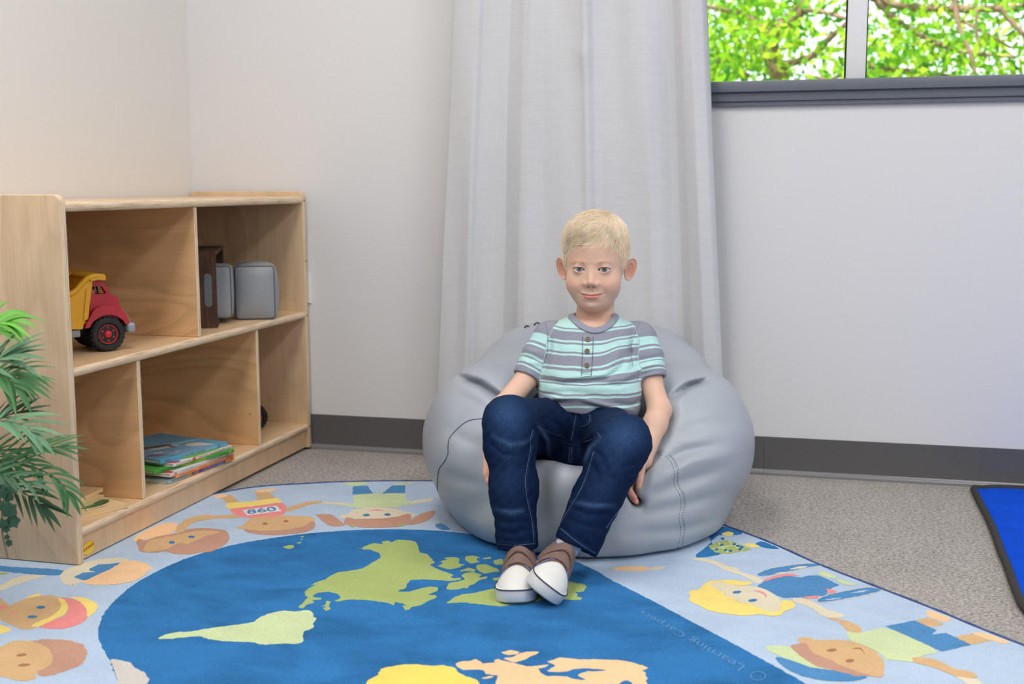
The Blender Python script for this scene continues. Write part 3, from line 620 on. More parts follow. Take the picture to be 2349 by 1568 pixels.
dot('dk', 'D', 1036, 1225, 34, 11, 7, -.1); dot('dk', 'D', 1160, 1297, 32, 11, 7, -.1); arc('dk', 'D', '1178,1213 1235,1215 1262,1258', 5, 7)
# lettering along the pole line
q = flo('C', '2060,1385 1040,880 1945,1405 1025,930')
rb_.add(text_quad('Learning Carpets', *[(a, b, RUGT+0.0008) for a, b in flo('C', '2015,1345 1085,850 1935,1410 1035,890')]), RK.index('note'))
for r0, r1 in ((1.0, 0.86),):
    cx, cy = 2110, 1450; n = 28
    o_ = flo('C', ' '.join('%.1f,%.1f' % (cx+72*math.cos(a), cy+42*math.sin(a)) for a in np.linspace(0, 2*np.pi, n+1)[:-1]))
    i_ = flo('C', ' '.join('%.1f,%.1f' % (cx+62*math.cos(a), cy+34*math.sin(a)) for a in np.linspace(0, 2*np.pi, n+1)[:-1]))
    vv = [(a, b, RUGT+0.0008) for a, b in o_+i_]
    rb_.add((vv, [(i, (i+1) % n, n+(i+1) % n, n+i)[::-1] for i in range(n)]), RK.index('note'))
rb_.add(text_quad('C', *[(a, b, RUGT+0.0008) for a, b in flo('C', '2145,1465 2080,1440 2135,1475 2070,1450')]), RK.index('note'))
build('rug_body', rb_, RM, rug)
ep = [(a, b, 0.0042+0.0006*math.sin(i*2.4)) for i, (a, b) in enumerate(chaikin(EDGE, 0.25))]
build('rug_border', MB().add(tube(ep, 0.0042, 8, closed=True)), [M_serge], rug, smooth=180, label='navy stitched edge')
# ------------------------------------------------------------------ plain blue rug
M_blue = pile('rug_bright_blue', (0, 78, 212), 0.12, 300, 0.08); M_blk = mat('rug_edge_charcoal', (56, 53, 52), 0.9, var=0.2, vscale=150, bump=0.5, bscale=400)
blu = thing('blue_rug', 'plain bright blue rug with a thick charcoal edge by the baseboard', 'rug', (0.9, 2.4, 0))
pe = [(2349, 1398), (2328, 1348), (2312, 1300), (2295, 1262), (2282, 1222), (2268, 1190), (2252, 1160), (2238, 1132), (2232, 1118)]
BE = [tuple(at_z(a, b, .008)[:2]) for a, b in pe] 
BE = BE+[(0.405, 3.140), (0.435, 3.158), (0.50, 3.165), (0.7, 3.160), (1.0, 3.165), (1.75, 3.16), (1.8, 3.1), (1.8, 2.17), (1.75, 2.12), (0.45, 2.12), (0.40, 2.16)]
BE = chaikin(BE, .25)
cen = np.mean(np.array(BE), 0)
build('rug_body', MB().add(prism(BE, 0.0006, 0.010)), [M_blue], blu)
build('rug_border', MB().add(tube([(a, b, 0.0085) for a, b in BE], 0.0085, 10, closed=True)), [M_blk], blu, smooth=180, label='charcoal bound edge')
# ------------------------------------------------------------------ wooden shelf unit
SXF, SXB, SYN, SYF, SH = -1.4584, -1.822, 2.0393, 3.186, 0.762
ZB = RUGT+0.001
M_ply_v = wood('birch_vertical', (224, 196, 162), 'z', 0.74, 1.4, 0.36, 1.3)
M_ply_h = wood('birch_across', (228, 186, 138), 'x', 0.66, 1.9, 0.34, 4.1)  # deeper orange of the dividers: cubby shade put into the wood colour
M_ply_l = wood('birch_along', (228, 194, 154), 'y', 0.74, 1.0, 0.30, 7.7)
def edgemat():
    m, N, K, P = _m('ply_edge'); 
    a = _noise(N, K, 9, 4, (40, 1.2, 40), 'Object', 0.7); r = _ramp(N, K, a.outputs[0], [(0.33, lin((176, 142, 108))), (0.48, lin((228, 202, 170))), (0.7, lin((240, 218, 188)))])
    K.new(r.outputs[0], P.inputs['Base Color']); P.inputs['Roughness'].default_value = 0.45; return m
M_edge = edgemat()
def edgemat_v():
    m, N, K, P = _m('ply_edge_upright')
    a = _noise(N, K, 9, 4, (40, 40, 1.2), 'Object', 0.7); r = _ramp(N, K, a.outputs[0], [(0.33, lin((186, 152, 116))), (0.48, lin((230, 204, 172))), (0.7, lin((242, 220, 190)))])
    K.new(r.outputs[0], P.inputs['Base Color']); P.inputs['Roughness'].default_value = 0.45; return m
M_edge_v = edgemat_v()
shelf = thing('bookshelf', 'low birch plywood shelf unit with open cubbies in the room corner', 'shelf', (-1.64, 2.61, ZB))
def panel(name, lo, hi, mats, r=0.004, which=None, seg=3, mi=None):
    v, f = rbox(lo, hi, r, seg, which); va = np.array(v); b = MB()
    ms = []
    for q in f:
        n = np.cross(va[q[1]]-va[q[0]], va[q[2]]-va[q[0]]); n /= np.linalg.norm(n)+1e-12
        ms.append(1 if (mi(n) if mi else n[0] > 0.3) else 0)
    b.add((v, f)); b.m = ms
    return build(name, b, mats, shelf, smooth=35)
cornr = lambda mid, d: abs(d[1]) > .9                     # round the four edges running through the panel
def sidepanel(y0, y1):
    bm = bmesh.new(); bmesh.ops.create_cube(bm, size=1.0)
    lo = (SXB, y0, ZB); hi = (SXF, y1, SH)
    for v in bm.verts: v.co = Vector([(lo[i]+hi[i])/2+v.co[i]*(hi[i]-lo[i]) for i in range(3)])
    es = [e for e in bm.edges if abs((e.verts[1].co-e.verts[0].co).normalized().y) > .9 and e.verts[0].co.z > .5]
    bmesh.ops.bevel(bm, geom=es, offset=0.016, segments=6, affect='EDGES', profile=0.5)
    es = [e for e in bm.edges if len(e.link_faces) == 2 and e.calc_face_angle() > 1.0]
    bmesh.ops.bevel(bm, geom=es, offset=0.003, segments=3, affect='EDGES', profile=0.5)
    bm.verts.index_update(); v = [tuple(q.co) for q in bm.verts]; f = [tuple(q.index for q in p_.verts) for p_ in bm.faces]; bm.free()
    va = np.array(v); b = MB(); b.add((v, f)); ms = []
    for q in f:
        n = np.cross(va[q[1]]-va[q[0]], va[q[2]]-va[q[0]]); n /= np.linalg.norm(n)+1e-12
        ms.append(1 if abs(n[1]) < 0.6 else 0)
    b.m = ms
    return build('side_panel', b, [M_ply_v, M_edge_v], shelf, smooth=35)
T_ = 0.019
sidepanel(SYN, SYN+T_); sidepanel(SYF-T_, SYF)
YI0, YI1 = SYN+T_, SYF-T_
def shelfboard(name, z0, z1, xf):
    front = lambda mid, d: abs(d[1]) > .9 and mid.x > -1.6
    return panel(name, (SXB+0.006, YI0, z0), (xf, YI1, z1), [M_ply_l, M_edge], 0.0088, front, 5, lambda n: n[0] > 0.2)
Z3 = (0.7272, 0.7472); Z2 = (0.3934, 0.4130); Z1 = (0.0600, 0.0790)
shelfboard('top_board', *Z3, SXF-0.001); shelfboard('middle_shelf', *Z2, SXF-0.001); shelfboard('bottom_shelf', *Z1, SXF-0.001)
def divider(y, t, z0, z1):
    return panel('divider', (SXB+0.006, y-t, z0), (SXF-0.006, y, z1), [M_ply_h, M_edge_v], 0.0015, None, 1, lambda n: n[0] > 0.5)
divider(2.578, 0.013, Z2[1], Z3[0]); divider(2.306, 0.013, Z1[1], Z2[0]); divider(2.877, 0.013, Z1[1], Z2[0])
panel('back_panel', (SXB-0.001, YI0, 0.03), (SXB+0.006, YI1, Z3[1]-0.004), [M_ply_l, M_edge], 0)
panel('toe_kick', (SXF-0.030, YI0, ZB+0.002), (SXF-0.012, YI1, Z1[0]), [wood('birch_toe', (230, 196, 158), 'z', 0.8, 0.5, 0.34, 2.2), wood('birch_toe_front', (230, 196, 158), 'z', 0.8, 0.5, 0.34, 2.2)], 0)
# round maker's sticker on the toe board
M_sy = mat('sticker_yellow', (244, 214, 40), 0.3); M_sr = mat('sticker_red', (214, 52, 50), 0.3); M_so = mat('sticker_orange', (240, 150, 50), 0.3)
c = at_x(203, 1256, SXF-0.0115); R0 = 0.0145
sx = c[0]; st = MB()
def disc(r, x, mi):
    a = np.linspace(0, 2*np.pi, 41)[:-1]; st.add(([(x, c[1]+1.5*r*math.cos(t), c[2]+r*math.sin(t)) for t in a], [tuple(range(40))]), mi)
disc(R0, sx, 2); disc(R0*.93, sx+0.0002, 0)
st.add(text_quad('angeles', (sx+.0004, c[1]-.0185, c[2]-.0065), (sx+.0004, c[1]+.0195, c[2]-.0015), (sx+.0004, c[1]-.0185, c[2]+.0045), (sx+.0004, c[1]+.0195, c[2]+.0095), shear=.3, bold=.02), 1)
build('sticker', st, [M_sy, M_sr, M_so], shelf, label='round yellow sticker with red angeles lettering')
M_screw = mat('screw_hole', (120, 88, 60), 0.6)
for z in (0.40, 0.735, 0.07, 0.56):
    for y in (SYF-0.0095,):
        build('screw_plug', MB().add(lathe([(0.0035, 0), (0.0035, 0.0006)], 12, Matrix.Translation((SXF, y, z)) @ Matrix.Rotation(math.pi/2, 4, 'Y'))), [M_screw], shelf)
# ------------------------------------------------------------------ toy dump truck
M_tred = mat('truck_red', (186, 40, 52), 0.38); M_tyel = mat('truck_yellow', (238, 176, 22), 0.36); M_tblk = mat('truck_black', (30, 30, 32), 0.6)
M_tgry = mat('truck_grey', (150, 156, 166), 0.45); M_thub = mat('truck_hub_red', (208, 34, 40), 0.35)
TP = at_z(250, 806, Z2[1]); TH = math.radians(53.0)
truck = thing('toy_dump_truck', 'red and yellow toy dump truck with black wheels on the upper shelf', 'toy truck', (TP[0], TP[1], Z2[1]), TH)
TM = Matrix.Translation((TP[0], TP[1], Z2[1])) @ Matrix.Rotation(TH, 4, 'Z')          # x forward, y to the far side, z up
KU, KW = 0.0001362/0.945, 0.0001362
def tp(s): return [((float(a)-770)*KU, (1472-float(b))*KW) for a, b in (t.split(',') for t in s.split())]
def prism_h(outer, holes, a, b):
    """side view outline with holes, pushed across the truck (axis y)"""
    loops = [outer]+holes; v = []; f = []; flat = [q for l in loops for q in l]; n = len(flat)
    for t in (a, b): v += [(p, t, q) for p, q in flat]
    off = 0
    for l in loops:
        k = len(l); f += [(off+i, off+(i+1) % k, n+off+(i+1) % k, n+off+i) for i in range(k)]; off += k
    tri = tessellate_polygon([[Vector((p, q, 0)) for p, q in l] for l in loops])
    f += [tuple(t) for t in tri]+[tuple(n+i for i in reversed(t)) for t in tri]
    return v, f
TW = 0.128
cabo = chaikin(chaikin(tp('560,318 600,300 700,302 765,345 800,400 868,565 935,575 968,605 1005,745 1060,830 1060,900 1000,960 560,960 530,900 540,720 552,560'), .2), .2)
winh = chaikin(tp('590,400 732,400 800,530 586,530'), .12)
cb = MB(); cb.add(prism_h(cabo, [winh], 0.010, 0.024)); cb.add(prism_h(cabo, [winh], TW-0.024, TW-0.010))
roof = tp('560,318 600,300 700,302 765,345 800,400 780,412 745,362 700,330 600,325 562,345'); cb.add(prism_h(roof, [], 0.022, TW-0.022))
hood = tp('868,565 935,575 968,605 1005,745 1060,830 1060,900 1000,960 700,960 700,700 860,690'); cb.add(prism_h(hood, [], 0.022, TW-0.022))
backw = tp('560,560 600,560 600,960 545,960'); cb.add(prism_h(backw, [], 0.022, TW-0.022)); cb.add(prism_h(tp('700,690 870,690 870,760 560,760 560,690'), [], 0.022, TW-0.022))
cabob = build('cab', cb, [M_tred], truck, smooth=40, M=TM)
arch = [(770+302*math.cos(a), 1165-302*math.sin(a)) for a in np.linspace(math.radians(24), math.radians(158), 22)]
fo = '415,1062 440,985 490,905 545,800 600,745 700,716 800,716 900,735 1000,790 1065,880 1102,985 1106,1020 1055,1046 '+' '.join('%.1f,%.1f' % q for q in arch)+' 468,1056'
fen = MB(); fp_ = tp(fo)
fen.add(prism_h(fp_, [], -0.004, 0.020)); fen.add(prism_h(fp_, [], TW-0.020, TW+0.004))
build('fender', fen, [M_tred], truck, smooth=40, M=TM)
gl_ = MB(); gl_.add(prism_h(tp('1015,780 1060,830 1110,900 1142,1010 1110,1010 1085,920 1040,860 1010,830'), [], 0.008, TW-0.008)); build('grille', gl_, [M_tgry], truck, smooth=40, M=TM)
bp = MB(); bp.add(rbox(((1068-770)*KU, -0.006, (1472-1192)*KW), ((1198-770)*KU, TW+0.006, (1472-1022)*KW), 0.006, 3)); bp.add(rbox(((1190-770)*KU, 0.004, (1472-1160)*KW), ((1212-770)*KU, TW-0.004, (1472-1090)*KW), 0.003, 2)); build('bumper', bp, [M_tgry], truck, smooth=40, M=TM)
seat = MB(); seat.add(rbox(((600-770)*KU, 0.026, (1472-690)*KW), ((665-770)*KU, TW-0.026, (1472-455)*KW), 0.004)); build('seat', seat, [M_tgry], truck, smooth=40, M=TM)
sw = MB(); sw.add(tube([((700-770)*KU, 0.04+0.014*math.cos(a), (1472-505)*KW+0.014*math.sin(a)) for a in np.linspace(0, 2*np.pi, 17)[:-1]], 0.0022, 6, closed=True)); build('steering_wheel', sw, [M_tblk], truck, smooth=60, M=TM)
ch = MB(); ch.add(rbox(((-520-770)*KU, 0.040, (1472-1200)*KW), ((1060-770)*KU, TW-0.040, (1472-1050)*KW), 0.004)); build('chassis', ch, [M_tblk], truck, smooth=40, M=TM)
for ya, yb in ((0.006, 0.040), (TW-0.040, TW-0.006)): build('side_step', MB().add(rbox(((182-770)*KU, ya, (1472-1204)*KW), ((368-770)*KU, yb, (1472-1082)*KW), 0.003)), [M_tgry], truck, smooth=40, M=TM)
# dump body: two pressed sides, bulkhead, floor, rolled rim
side_o = tp('-470,560 60,545 200,540 320,470 420,365 530,280 572,300 478,912 420,945 385,1074 190,1064 100,985 -380,985 -440,900')
bed = MB(); bed.add(prism_h(side_o, [], 0.0, 0.005)); bed.add(prism_h(side_o, [], TW-0.005, TW))
bed.add(prism_h(tp('535,290 572,290 478,912 442,912'), [], 0.004, TW-0.004))
bed.add(prism_h(tp('-400,960 450,960 450,985 -400,985'), [], 0.004, TW-0.004)); bed.add(prism_h(tp('120,985 400,985 385,1074 190,1064'), [], 0.004, TW-0.004))
lip = chaikin(tp('520,232 600,188 700,192 745,205 762,232 760,302 735,300 640,288 575,300 530,300'), .2); bed.add(prism_h(lip, [], -0.006, TW+0.006))
for yy in (-0.0015, TW+0.0015):
    for s in ('212,560 240,560 215,1050 178,1050', '-200,560 -170,560 -180,980 -210,980', '470,420 492,420 420,930 400,930'): bed.add(prism_h(tp(s), [], yy-0.0015, yy+0.0015))
build('dump_body', bed, [M_tyel], truck, smooth=40, M=TM)
rim = MB()
for yy in (-0.001, TW+0.001):
    pth = cspline([(a, yy, b) for a, b in tp('-470,512 60,508 190,500 300,450 400,345 480,268 560,232 640,232')], 6); rim.add(tube(pth, 0.0062, 10))
rim.add(tube([(tp('-470,512')[0][0], 0, tp('-470,512')[0][1]), (tp('-470,512')[0][0], TW, tp('-470,512')[0][1])], 0.0062, 10))
build('rim', rim, [M_tyel], truck, smooth=50, M=TM)
def wheel(cx, y, sgn, parent, M, name='wheel', R=0.0388, wd=0.030, mt=None, mh=None, hubs=True):
    W = Matrix.Translation((cx, y, R)) @ Matrix.Rotation(math.pi/2*sgn, 4, 'X')     # axle along y, outside at local +z
    b = MB(); k = R/0.0388
    b.add(lathe([(0.020*k, 0.0), (0.0235*k, 0.0), (0.026*k, 0.0035*k), (0.0335*k, 0.0035*k), (0.0368*k, 0.001*k), (0.0374*k, -0.004*k), (0.0374*k, -wd+.004*k), (0.0362*k, -wd), (0.020*k, -wd)], 40, W))
    for i in range(22):
        a = 2*math.pi*i/22
        for (z0, z1, da) in ((-0.0005, -wd*.46, 0), (-wd*.52, -wd+.001, .14)):
            Mx = W @ Matrix.Rotation(a+da, 4, 'Z')
            b.add(rbox((R-0.0026*k, -0.0034*k, z1), (R, 0.0034*k, z0), 0.0006), 0, Mx)
    t = build(name, b, [mt or M_tblk], parent, smooth=35, M=M)
    if hubs:
        h = MB(); h.add(lathe([(0.0212*k, -0.006*k), (0.0212*k, 0.0022*k), (0.0198*k, 0.0022*k), (0.0185*k, -0.0018*k), (0.010*k, -0.0012*k), (0.0082*k, 0.0002*k), (0.0068*k, 0.0032*k), (0.003*k, 0.0046*k), (0.0001, 0.0048*k)], 36, W))
        for i in range(6):
            a = 2*math.pi*(i+.5)/6; h.add(lathe([(0.0024*k, -0.002*k), (0.0022*k, 0.0008*k), (0.0009*k, 0.0015*k), (0.0001, 0.0016*k)], 10, W @ Matrix.Translation((0.0142*k*math.cos(a), 0.0142*k*math.sin(a), 0))), 0)
            a = 2*math.pi*i/6; h.add(rbox((0.0162*k, -0.004*k, -0.002*k), (0.0182*k, 0.004*k, -0.0010*k)), 1, W @ Matrix.Rotation(a, 4, 'Z'))
        build('hub', h, [mh or M_thub, M_tblk], t, smooth=35, M=M)
    return t
RX = (-120-770)*KU
wheel(0.0, 0.0, 1, truck, TM); wheel(0.0, TW, -1, truck, TM); wheel(RX, 0.0, 1, truck, TM); wheel(RX, TW, -1, truck, TM)
# a second toy's wheel half hidden behind the last lower divider
M_tire2 = mat('rubber_black', (26, 26, 27), 0.75)
TWC = at_z(585, 958, Z1[1]+.037)
tw = thing('toy_vehicle', 'black knobbly tire of a toy peeking out behind the last lower divider', 'toy', (float(TWC[0]), float(TWC[1]), Z1[1]), 0.55)
WM = Matrix.Translation((float(TWC[0]), float(TWC[1]), Z1[1])) @ Matrix.Rotation(0.55, 4, 'Z')
wheel(0.0, 0.0, 1, tw, WM, 'tire', 0.037, 0.034, M_tire2)
# ------------------------------------------------------------------ dark crate with two grey soft blocks
def oldwood():
    m, N, K, P = _m('dark_crate_wood'); a = _noise(N, K, 5, 5, (10, 10, 1.2), 'Object', 0.7)
    r = _ramp(N, K, a.outputs[0], [(0.3, lin((34, 24, 19))), (0.5, lin((78, 52, 38))), (0.66, lin((118, 84, 62))), (0.8, lin((150, 124, 106)))])
    K.new(r.outputs[0], P.inputs['Base Color']); P.inputs['Roughness'].default_value = 0.75; _bump(N, K, P, a.outputs[0], .5, .002); return m
M_crate = oldwood()
CZ = Z2[1]; HC = 0.197; tk = 0.012; CW, CL = 0.145, 0.33
BR = math.radians(25.0); bu = np.array([math.cos(BR), math.sin(BR)]); bw_ = np.array([-math.sin(BR), math.cos(BR)])
cc_ = at_z(500, 752, CZ)
crate = thing('wooden_crate', 'dark brown wooden crate lying on its side on the upper shelf', 'crate', (cc_[0], cc_[1], CZ), BR)
CM = Matrix.Translation((cc_[0], cc_[1], CZ)) @ Matrix.Rotation(BR, 4, 'Z')      # x along the handle board, y away from the room
for nm, lo, hi in (('lower_board', (-CW+tk, tk, .0004), (-.001, CL-tk, tk)), ('upper_board', (-CW+tk, tk, HC-tk), (-.001, CL-tk, HC)), ('base_board', (-CW, tk, .0004), (-CW+tk, CL-tk, HC))):
    build(nm, MB().add(rbox(lo, hi, .0015)), [M_crate], crate, smooth=30, M=CM)
def endboard(y0, y1):
    o = [(-CW, .0004), (0, .0004), (0, HC), (-CW, HC)]
    hole = [(-.0215+.0098*math.cos(a), .132+.0098*math.sin(a)) for a in np.linspace(0, math.pi, 11)]+[(-.0215+.0098*math.cos(a), .064+.0098*math.sin(a)) for a in np.linspace(math.pi, 2*math.pi, 11)]
    return prism_h(o, [hole], y0, y1)
for y0 in (0.0, CL-tk): build('handle_board', MB().add(endboard(y0, y0+tk)), [M_crate], crate, M=CM)
M_vin = mat('grey_vinyl', (150, 154, 160), 0.42, bump=0.12, bscale=700, var=0.03, vscale=6)
M_piping = mat('dark_piping', (88, 90, 96), 0.5)
def softblock(name, label, lo, hi, rz, puff=0.006):
    lo = np.array(lo); hi = np.array(hi); ctr = (lo+hi)/2; half = (hi-lo)/2
    t = thing(name, label, 'soft block', (ctr[0], ctr[1], lo[2]), rz, 'grey soft blocks')
    Mx = Matrix.Translation((ctr[0], ctr[1], lo[2])) @ Matrix.Rotation(rz, 4, 'Z') @ Matrix.Translation((0, 0, half[2]))
    n = 14; V = []; F = []
    g = np.linspace(-1, 1, n)
    for ax in range(3):
        for s in (-1, 1):
            off = len(V)
            for a_ in g:
                for b_ in g:
                    q = [0, 0, 0]; q[ax] = s; q[(ax+1) % 3] = a_; q[(ax+2) % 3] = b_
                    q = np.array(q, float); p_ = q*half
                    bul = (1-a_*a_)*(1-b_*b_)*puff*(0.15 if (ax == 2 and s < 0) else 1)
                    p_[ax] += s*bul
                    rr_ = 0.012; inner = np.clip(p_, -(half-rr_), half-rr_); dlt = p_-inner; d_ = np.linalg.norm(dlt)
                    if np.count_nonzero(np.abs(dlt) > 1e-6) > 1: p_ = inner+dlt/d_*max(rr_, min(d_, rr_))
                    V.append(p_)
            for i in range(n-1):
                for j in range(n-1):
                    k = off+i*n+j; F.append((k, k+n, k+n+1, k+1) if s > 0 else (k, k+1, k+n+1, k+n))
    bo = build('cover', (np.array(V), F), [M_vin], t, smooth=60, M=Mx)
    for s in (-1, 1):
        pp = MB()
        y = s*(half[1]-0.003); x, z = half[0]-0.004, half[2]-0.004
        pth = []
        for (a0, cx, cz) in ((0, 1, 1), (1, -1, 1), (2, -1, -1), (3, 1, -1)):
            for q in np.linspace(a0*math.pi/2, (a0+1)*math.pi/2, 6): pth.append((cx*(x-.008)+.009*math.cos(q), y, cz*(z-.008)+.009*math.sin(q)))
        pp.add(tube(pth, 0.0013, 6, closed=True))
        build('piping', pp, [M_piping], t, smooth=60, M=Mx)
def blk(label, pxr, pyr, wdt, dpt, hgt, puff, z0=.0005):
    # pxr, pyr: picture point of the lower right corner of the face that looks out of the shelf
    c = at_z(pxr, pyr, CZ+z0)[:2]; ctr = c-bu*wdt/2+bw_*dpt/2
    softblock('soft_block', label, (ctr[0]-wdt/2, ctr[1]-dpt/2, CZ+z0), (ctr[0]+wdt/2, ctr[1]+dpt/2, CZ+hgt), BR, puff)
blk('grey padded vinyl block half hidden by the dark crate', 534.5, 731, .126, .085, .156, .003, .0128)
blk('larger grey padded vinyl block standing clear of the dark crate', 634, 732, .110, .100, .150, .009)
# ------------------------------------------------------------------ picture books
M_page = mat('paper_pages', (226, 222, 212), 0.8, var=0.06, vscale=900, stretch=(1, 1, 1))
_bc = {}
def colmat(rgb):
    if rgb not in _bc: _bc[rgb] = mat('print_%d_%d_%d' % rgb, rgb, 0.35)
    return _bc[rgb]
def book(label, fl, fr, z0, th, dep, cover, segs=(), texts=(), art=()):
    """fl, fr: picture points of the lower corners of the spine; segs: (from, to, colour) along the spine; texts: (string, from, to, low, high, colour)"""
    a = at_z(fl[0], fl[1], z0); b_ = at_z(fr[0], fr[1], z0); ln = float(np.linalg.norm(b_[:2]-a[:2])); u = (b_[:2]-a[:2])/ln
    rz = math.atan2(u[1], u[0]); ctr = a
    t = thing('picture_book', label, 'book', (a[0], a[1], z0), rz, 'picture books in the stack')
    Mx = Matrix.Translation((a[0], a[1], z0)) @ Matrix.Rotation(rz, 4, 'Z')    # x along the spine, y into the shelf
    bt = 0.0016 if th > .0085 else 0.0009
    mats = [colmat(cover)]; idx = {cover: 0}
    def mi(c):
        if c not in idx: idx[c] = len(mats); mats.append(colmat(c))
        return idx[c]
    cv = MB(); cv.add(rbox((0, 0.001, 0.0002), (ln, dep, bt), 0.0004)); cv.add(rbox((0, 0.001, th-bt), (ln, dep, th), 0.0004)); cv.add(rbox((0, 0, 0.0002), (ln, 0.0022, th), 0.0009, 3))
    for s0, s1, c_ in segs: cv.add(([(s0*ln, -0.0002, 0.0006), (s1*ln, -0.0002, 0.0006), (s1*ln, -0.0002, th-0.0006), (s0*ln, -0.0002, th-0.0006)], [(0, 1, 2, 3)]), mi(c_))
    for s, s0, s1, h0, h1, c_ in texts:
        cv.add(text_quad(s, (s0*ln, -.0004, h0*th), (s1*ln, -.0004, h0*th), (s0*ln, -.0004, h1*th), (s1*ln, -.0004, h1*th)), mi(c_))
    for k_, (poly, c_) in enumerate(art):
        p2 = chaikin([(q[0]*ln, q[1]*dep) for q in poly]); tri = tessellate_polygon([[Vector((x, y, 0)) for x, y in p2]])
        cv.add(([(x, y, th+0.0001*(k_+1)) for x, y in p2], [tuple(q) for q in tri]), mi(c_))
    build('cover', cv, mats, t, smooth=40, M=Mx)
    build('pages', MB().add(rbox((0.002, 0.002, bt), (ln-0.002, dep-0.003, th-bt))), [M_page], t, M=Mx)
    return t
def k1(x, y): return (335+x/11.186, 985+y/11.186)
zz = Z1[1]+0.0002
book('pale blue picture book lowest in the stack with purple spine title band', k1(570, 1405), k1(2260, 765), zz, 0.0096, 0.215, (150, 190, 208),
     [(0.0, .30, (160, 200, 216)), (.30, .34, (226, 176, 40)), (.34, .37, (90, 120, 60)), (.37, .40, (150, 110, 160)), (.40, .44, (220, 130, 70)), (.44, .86, (100, 84, 160)), (.86, 1, (240, 140, 50))],
     [('Me and My Magic', .05, .28, .25, .8, (70, 110, 130)), ('I LOVE TO KNOW THE NIGHT', .50, .83, .25, .75, (206, 200, 230)), ('b', .955, .975, .2, .8, (60, 40, 30))]); zz += 0.0098
book('thin orange-spined picture book just above the lowest one', k1(765, 1255), k1(2258, 690), zz, 0.0080, 0.20, (250, 158, 98),
     [(.38, .52, (240, 140, 64)), (.75, .88, (232, 150, 110)), (.88, 1, (206, 130, 100))],
     [('Thompson/Anderson', .06, .32, .2, .8, (120, 66, 90)), ('The Littlest', .39, .55, .2, .85, (238, 130, 40)), ('New England', .56, .74, .2, .9, (60, 130, 90)), ('Santa', .84, .96, .2, .8, (170, 90, 90))]); zz += 0.0082
book('white picture book with coloured leaves on its spine', k1(620, 1225), k1(2262, 600), zz, 0.0088, 0.20, (216, 216, 216),
     [(.06, .10, (232, 150, 110)), (.86, 1, (190, 178, 180))],
     [('The Color Thief', .17, .34, .25, .85, (150, 168, 176)), ('Gabriel Alborozo', .56, .78, .3, .8, (190, 160, 168))],
     [([(0, .0), (.10, .02), (.10, .5), (0, .5)], (214, 60, 52)), ([(-.0, .1), (.04, .1), (.04, .3), (0, .3)], (60, 120, 190))]); zz += 0.0090
book('green picture book with yellow spine title in the middle of the stack', k1(200, 1160), k1(2265, 580), zz, 0.0088, 0.22, (74, 160, 66), [],
     [('Stephen Cosgrove', .08, .22, .3, .75, (30, 80, 40)), ('WHEEDLE', .33, .445, .15, .9, (240, 220, 50)), ('ON THE', .46, .53, .2, .7, (220, 220, 60)), ('NOODLE', .54, .63, .15, .95, (240, 226, 50)), ('Robin James', .80, .92, .3, .7, (30, 80, 40)), ('*', .93, .955, .2, .9, (236, 200, 50))]); zz += 0.0090
book('white-spined picture book with red title second from the stack top', k1(705, 960), k1(2195, 470), zz, 0.0078, 0.20, (226, 220, 216),
     [(0.98, 1, (220, 226, 190)), (.31, .37, (222, 120, 96))],
     [('Susan Eaton Wilson', .04, .29, .3, .75, (120, 110, 110)), ('A3', .32, .36, .2, .85, (200, 40, 40)), ('Ready or Not,', .40, .58, .15, .85, (206, 50, 50)), ('Here Comes', .61, .74, .2, .75, (206, 70, 66)), ('SCOUT!', .76, .87, .15, .9, (206, 50, 50)), ('Young', .90, .97, .3, .7, (150, 150, 150))],
     [([(0, 0), (.16, 0), (.16, .4), (0, .4)], (206, 70, 60)), ([(.2, 0), (.9, 0), (.9, .3), (.2, .3)], (128, 190, 60)), ([(.1, .05), (.2, .05), (.2, .3), (.1, .3)], (120, 170, 220))]); zz += 0.0080
book('blue picture book with a boat on its cover topmost in the stack', k1(370, 890), k1(2092, 410), zz, 0.0100, 0.235, (76, 156, 190),
     [(0, .33, (86, 168, 204)), (.33, .84, (140, 180, 204)), (.84, 1, (70, 150, 180))],
     [('Kwame', .06, .13, .3, .8, (40, 90, 120)), ('HOW IT FEELS TO BE A BOAT', .34, .66, .2, .8, (70, 84, 120)), ('De Sweet', .89, .985, .25, .8, (230, 236, 240))],
     [([(.01, .01), (.84, .01), (.80, .20), (.55, .42), (.02, .40)], (112, 158, 190)), ([(.84, .01), (.84, .25), (.70, .34), (.62, .22), (.78, .06)], (206, 200, 190)), ([(.30, .42), (.95, .34), (.98, .40), (.35, .55)], (150, 190, 206)),
      ([(.02, .62), (.55, .40), (.62, .44), (.56, .50), (.05, .72)], (104, 52, 34)), ([(.18, .40), (.60, .30), (.66, .36), (.35, .44)], (190, 200, 204)), ([(.02, .50), (.22, .40), (.24, .46), (.06, .58)], (214, 204, 190)), ([(.50, .36), (.53, .30), (.55, .31), (.54, .42)], (90, 50, 36)),
      ([(.16, .26), (.26, .22), (.30, .25), (.20, .30)], (206, 214, 222)), ([(.36, .14), (.42, .12), (.43, .15), (.37, .17)], (206, 214, 222)), ([(.24, .08), (.34, .06), (.35, .09), (.26, .11)], (196, 208, 220)),
      ([(.03, .25), (.20, .14), (.20, .16), (.07, .27), (.06, .21), (.03, .22)], (176, 40, 50)), ([(.16, .05), (.24, .035), (.23, .05)], (160, 44, 54)), ([(.05, .13), (.065, .12), (.07, .155), (.055, .16)], (176, 40, 50)), ([(.09, .12), (.105, .115), (.11, .15), (.095, .155)], (176, 40, 50)), ([(.14, .11), (.16, .105), (.165, .135), (.145, .14)], (176, 40, 50)), ([(.19, .10), (.205, .095), (.21, .13), (.195, .135)], (176, 40, 50))])
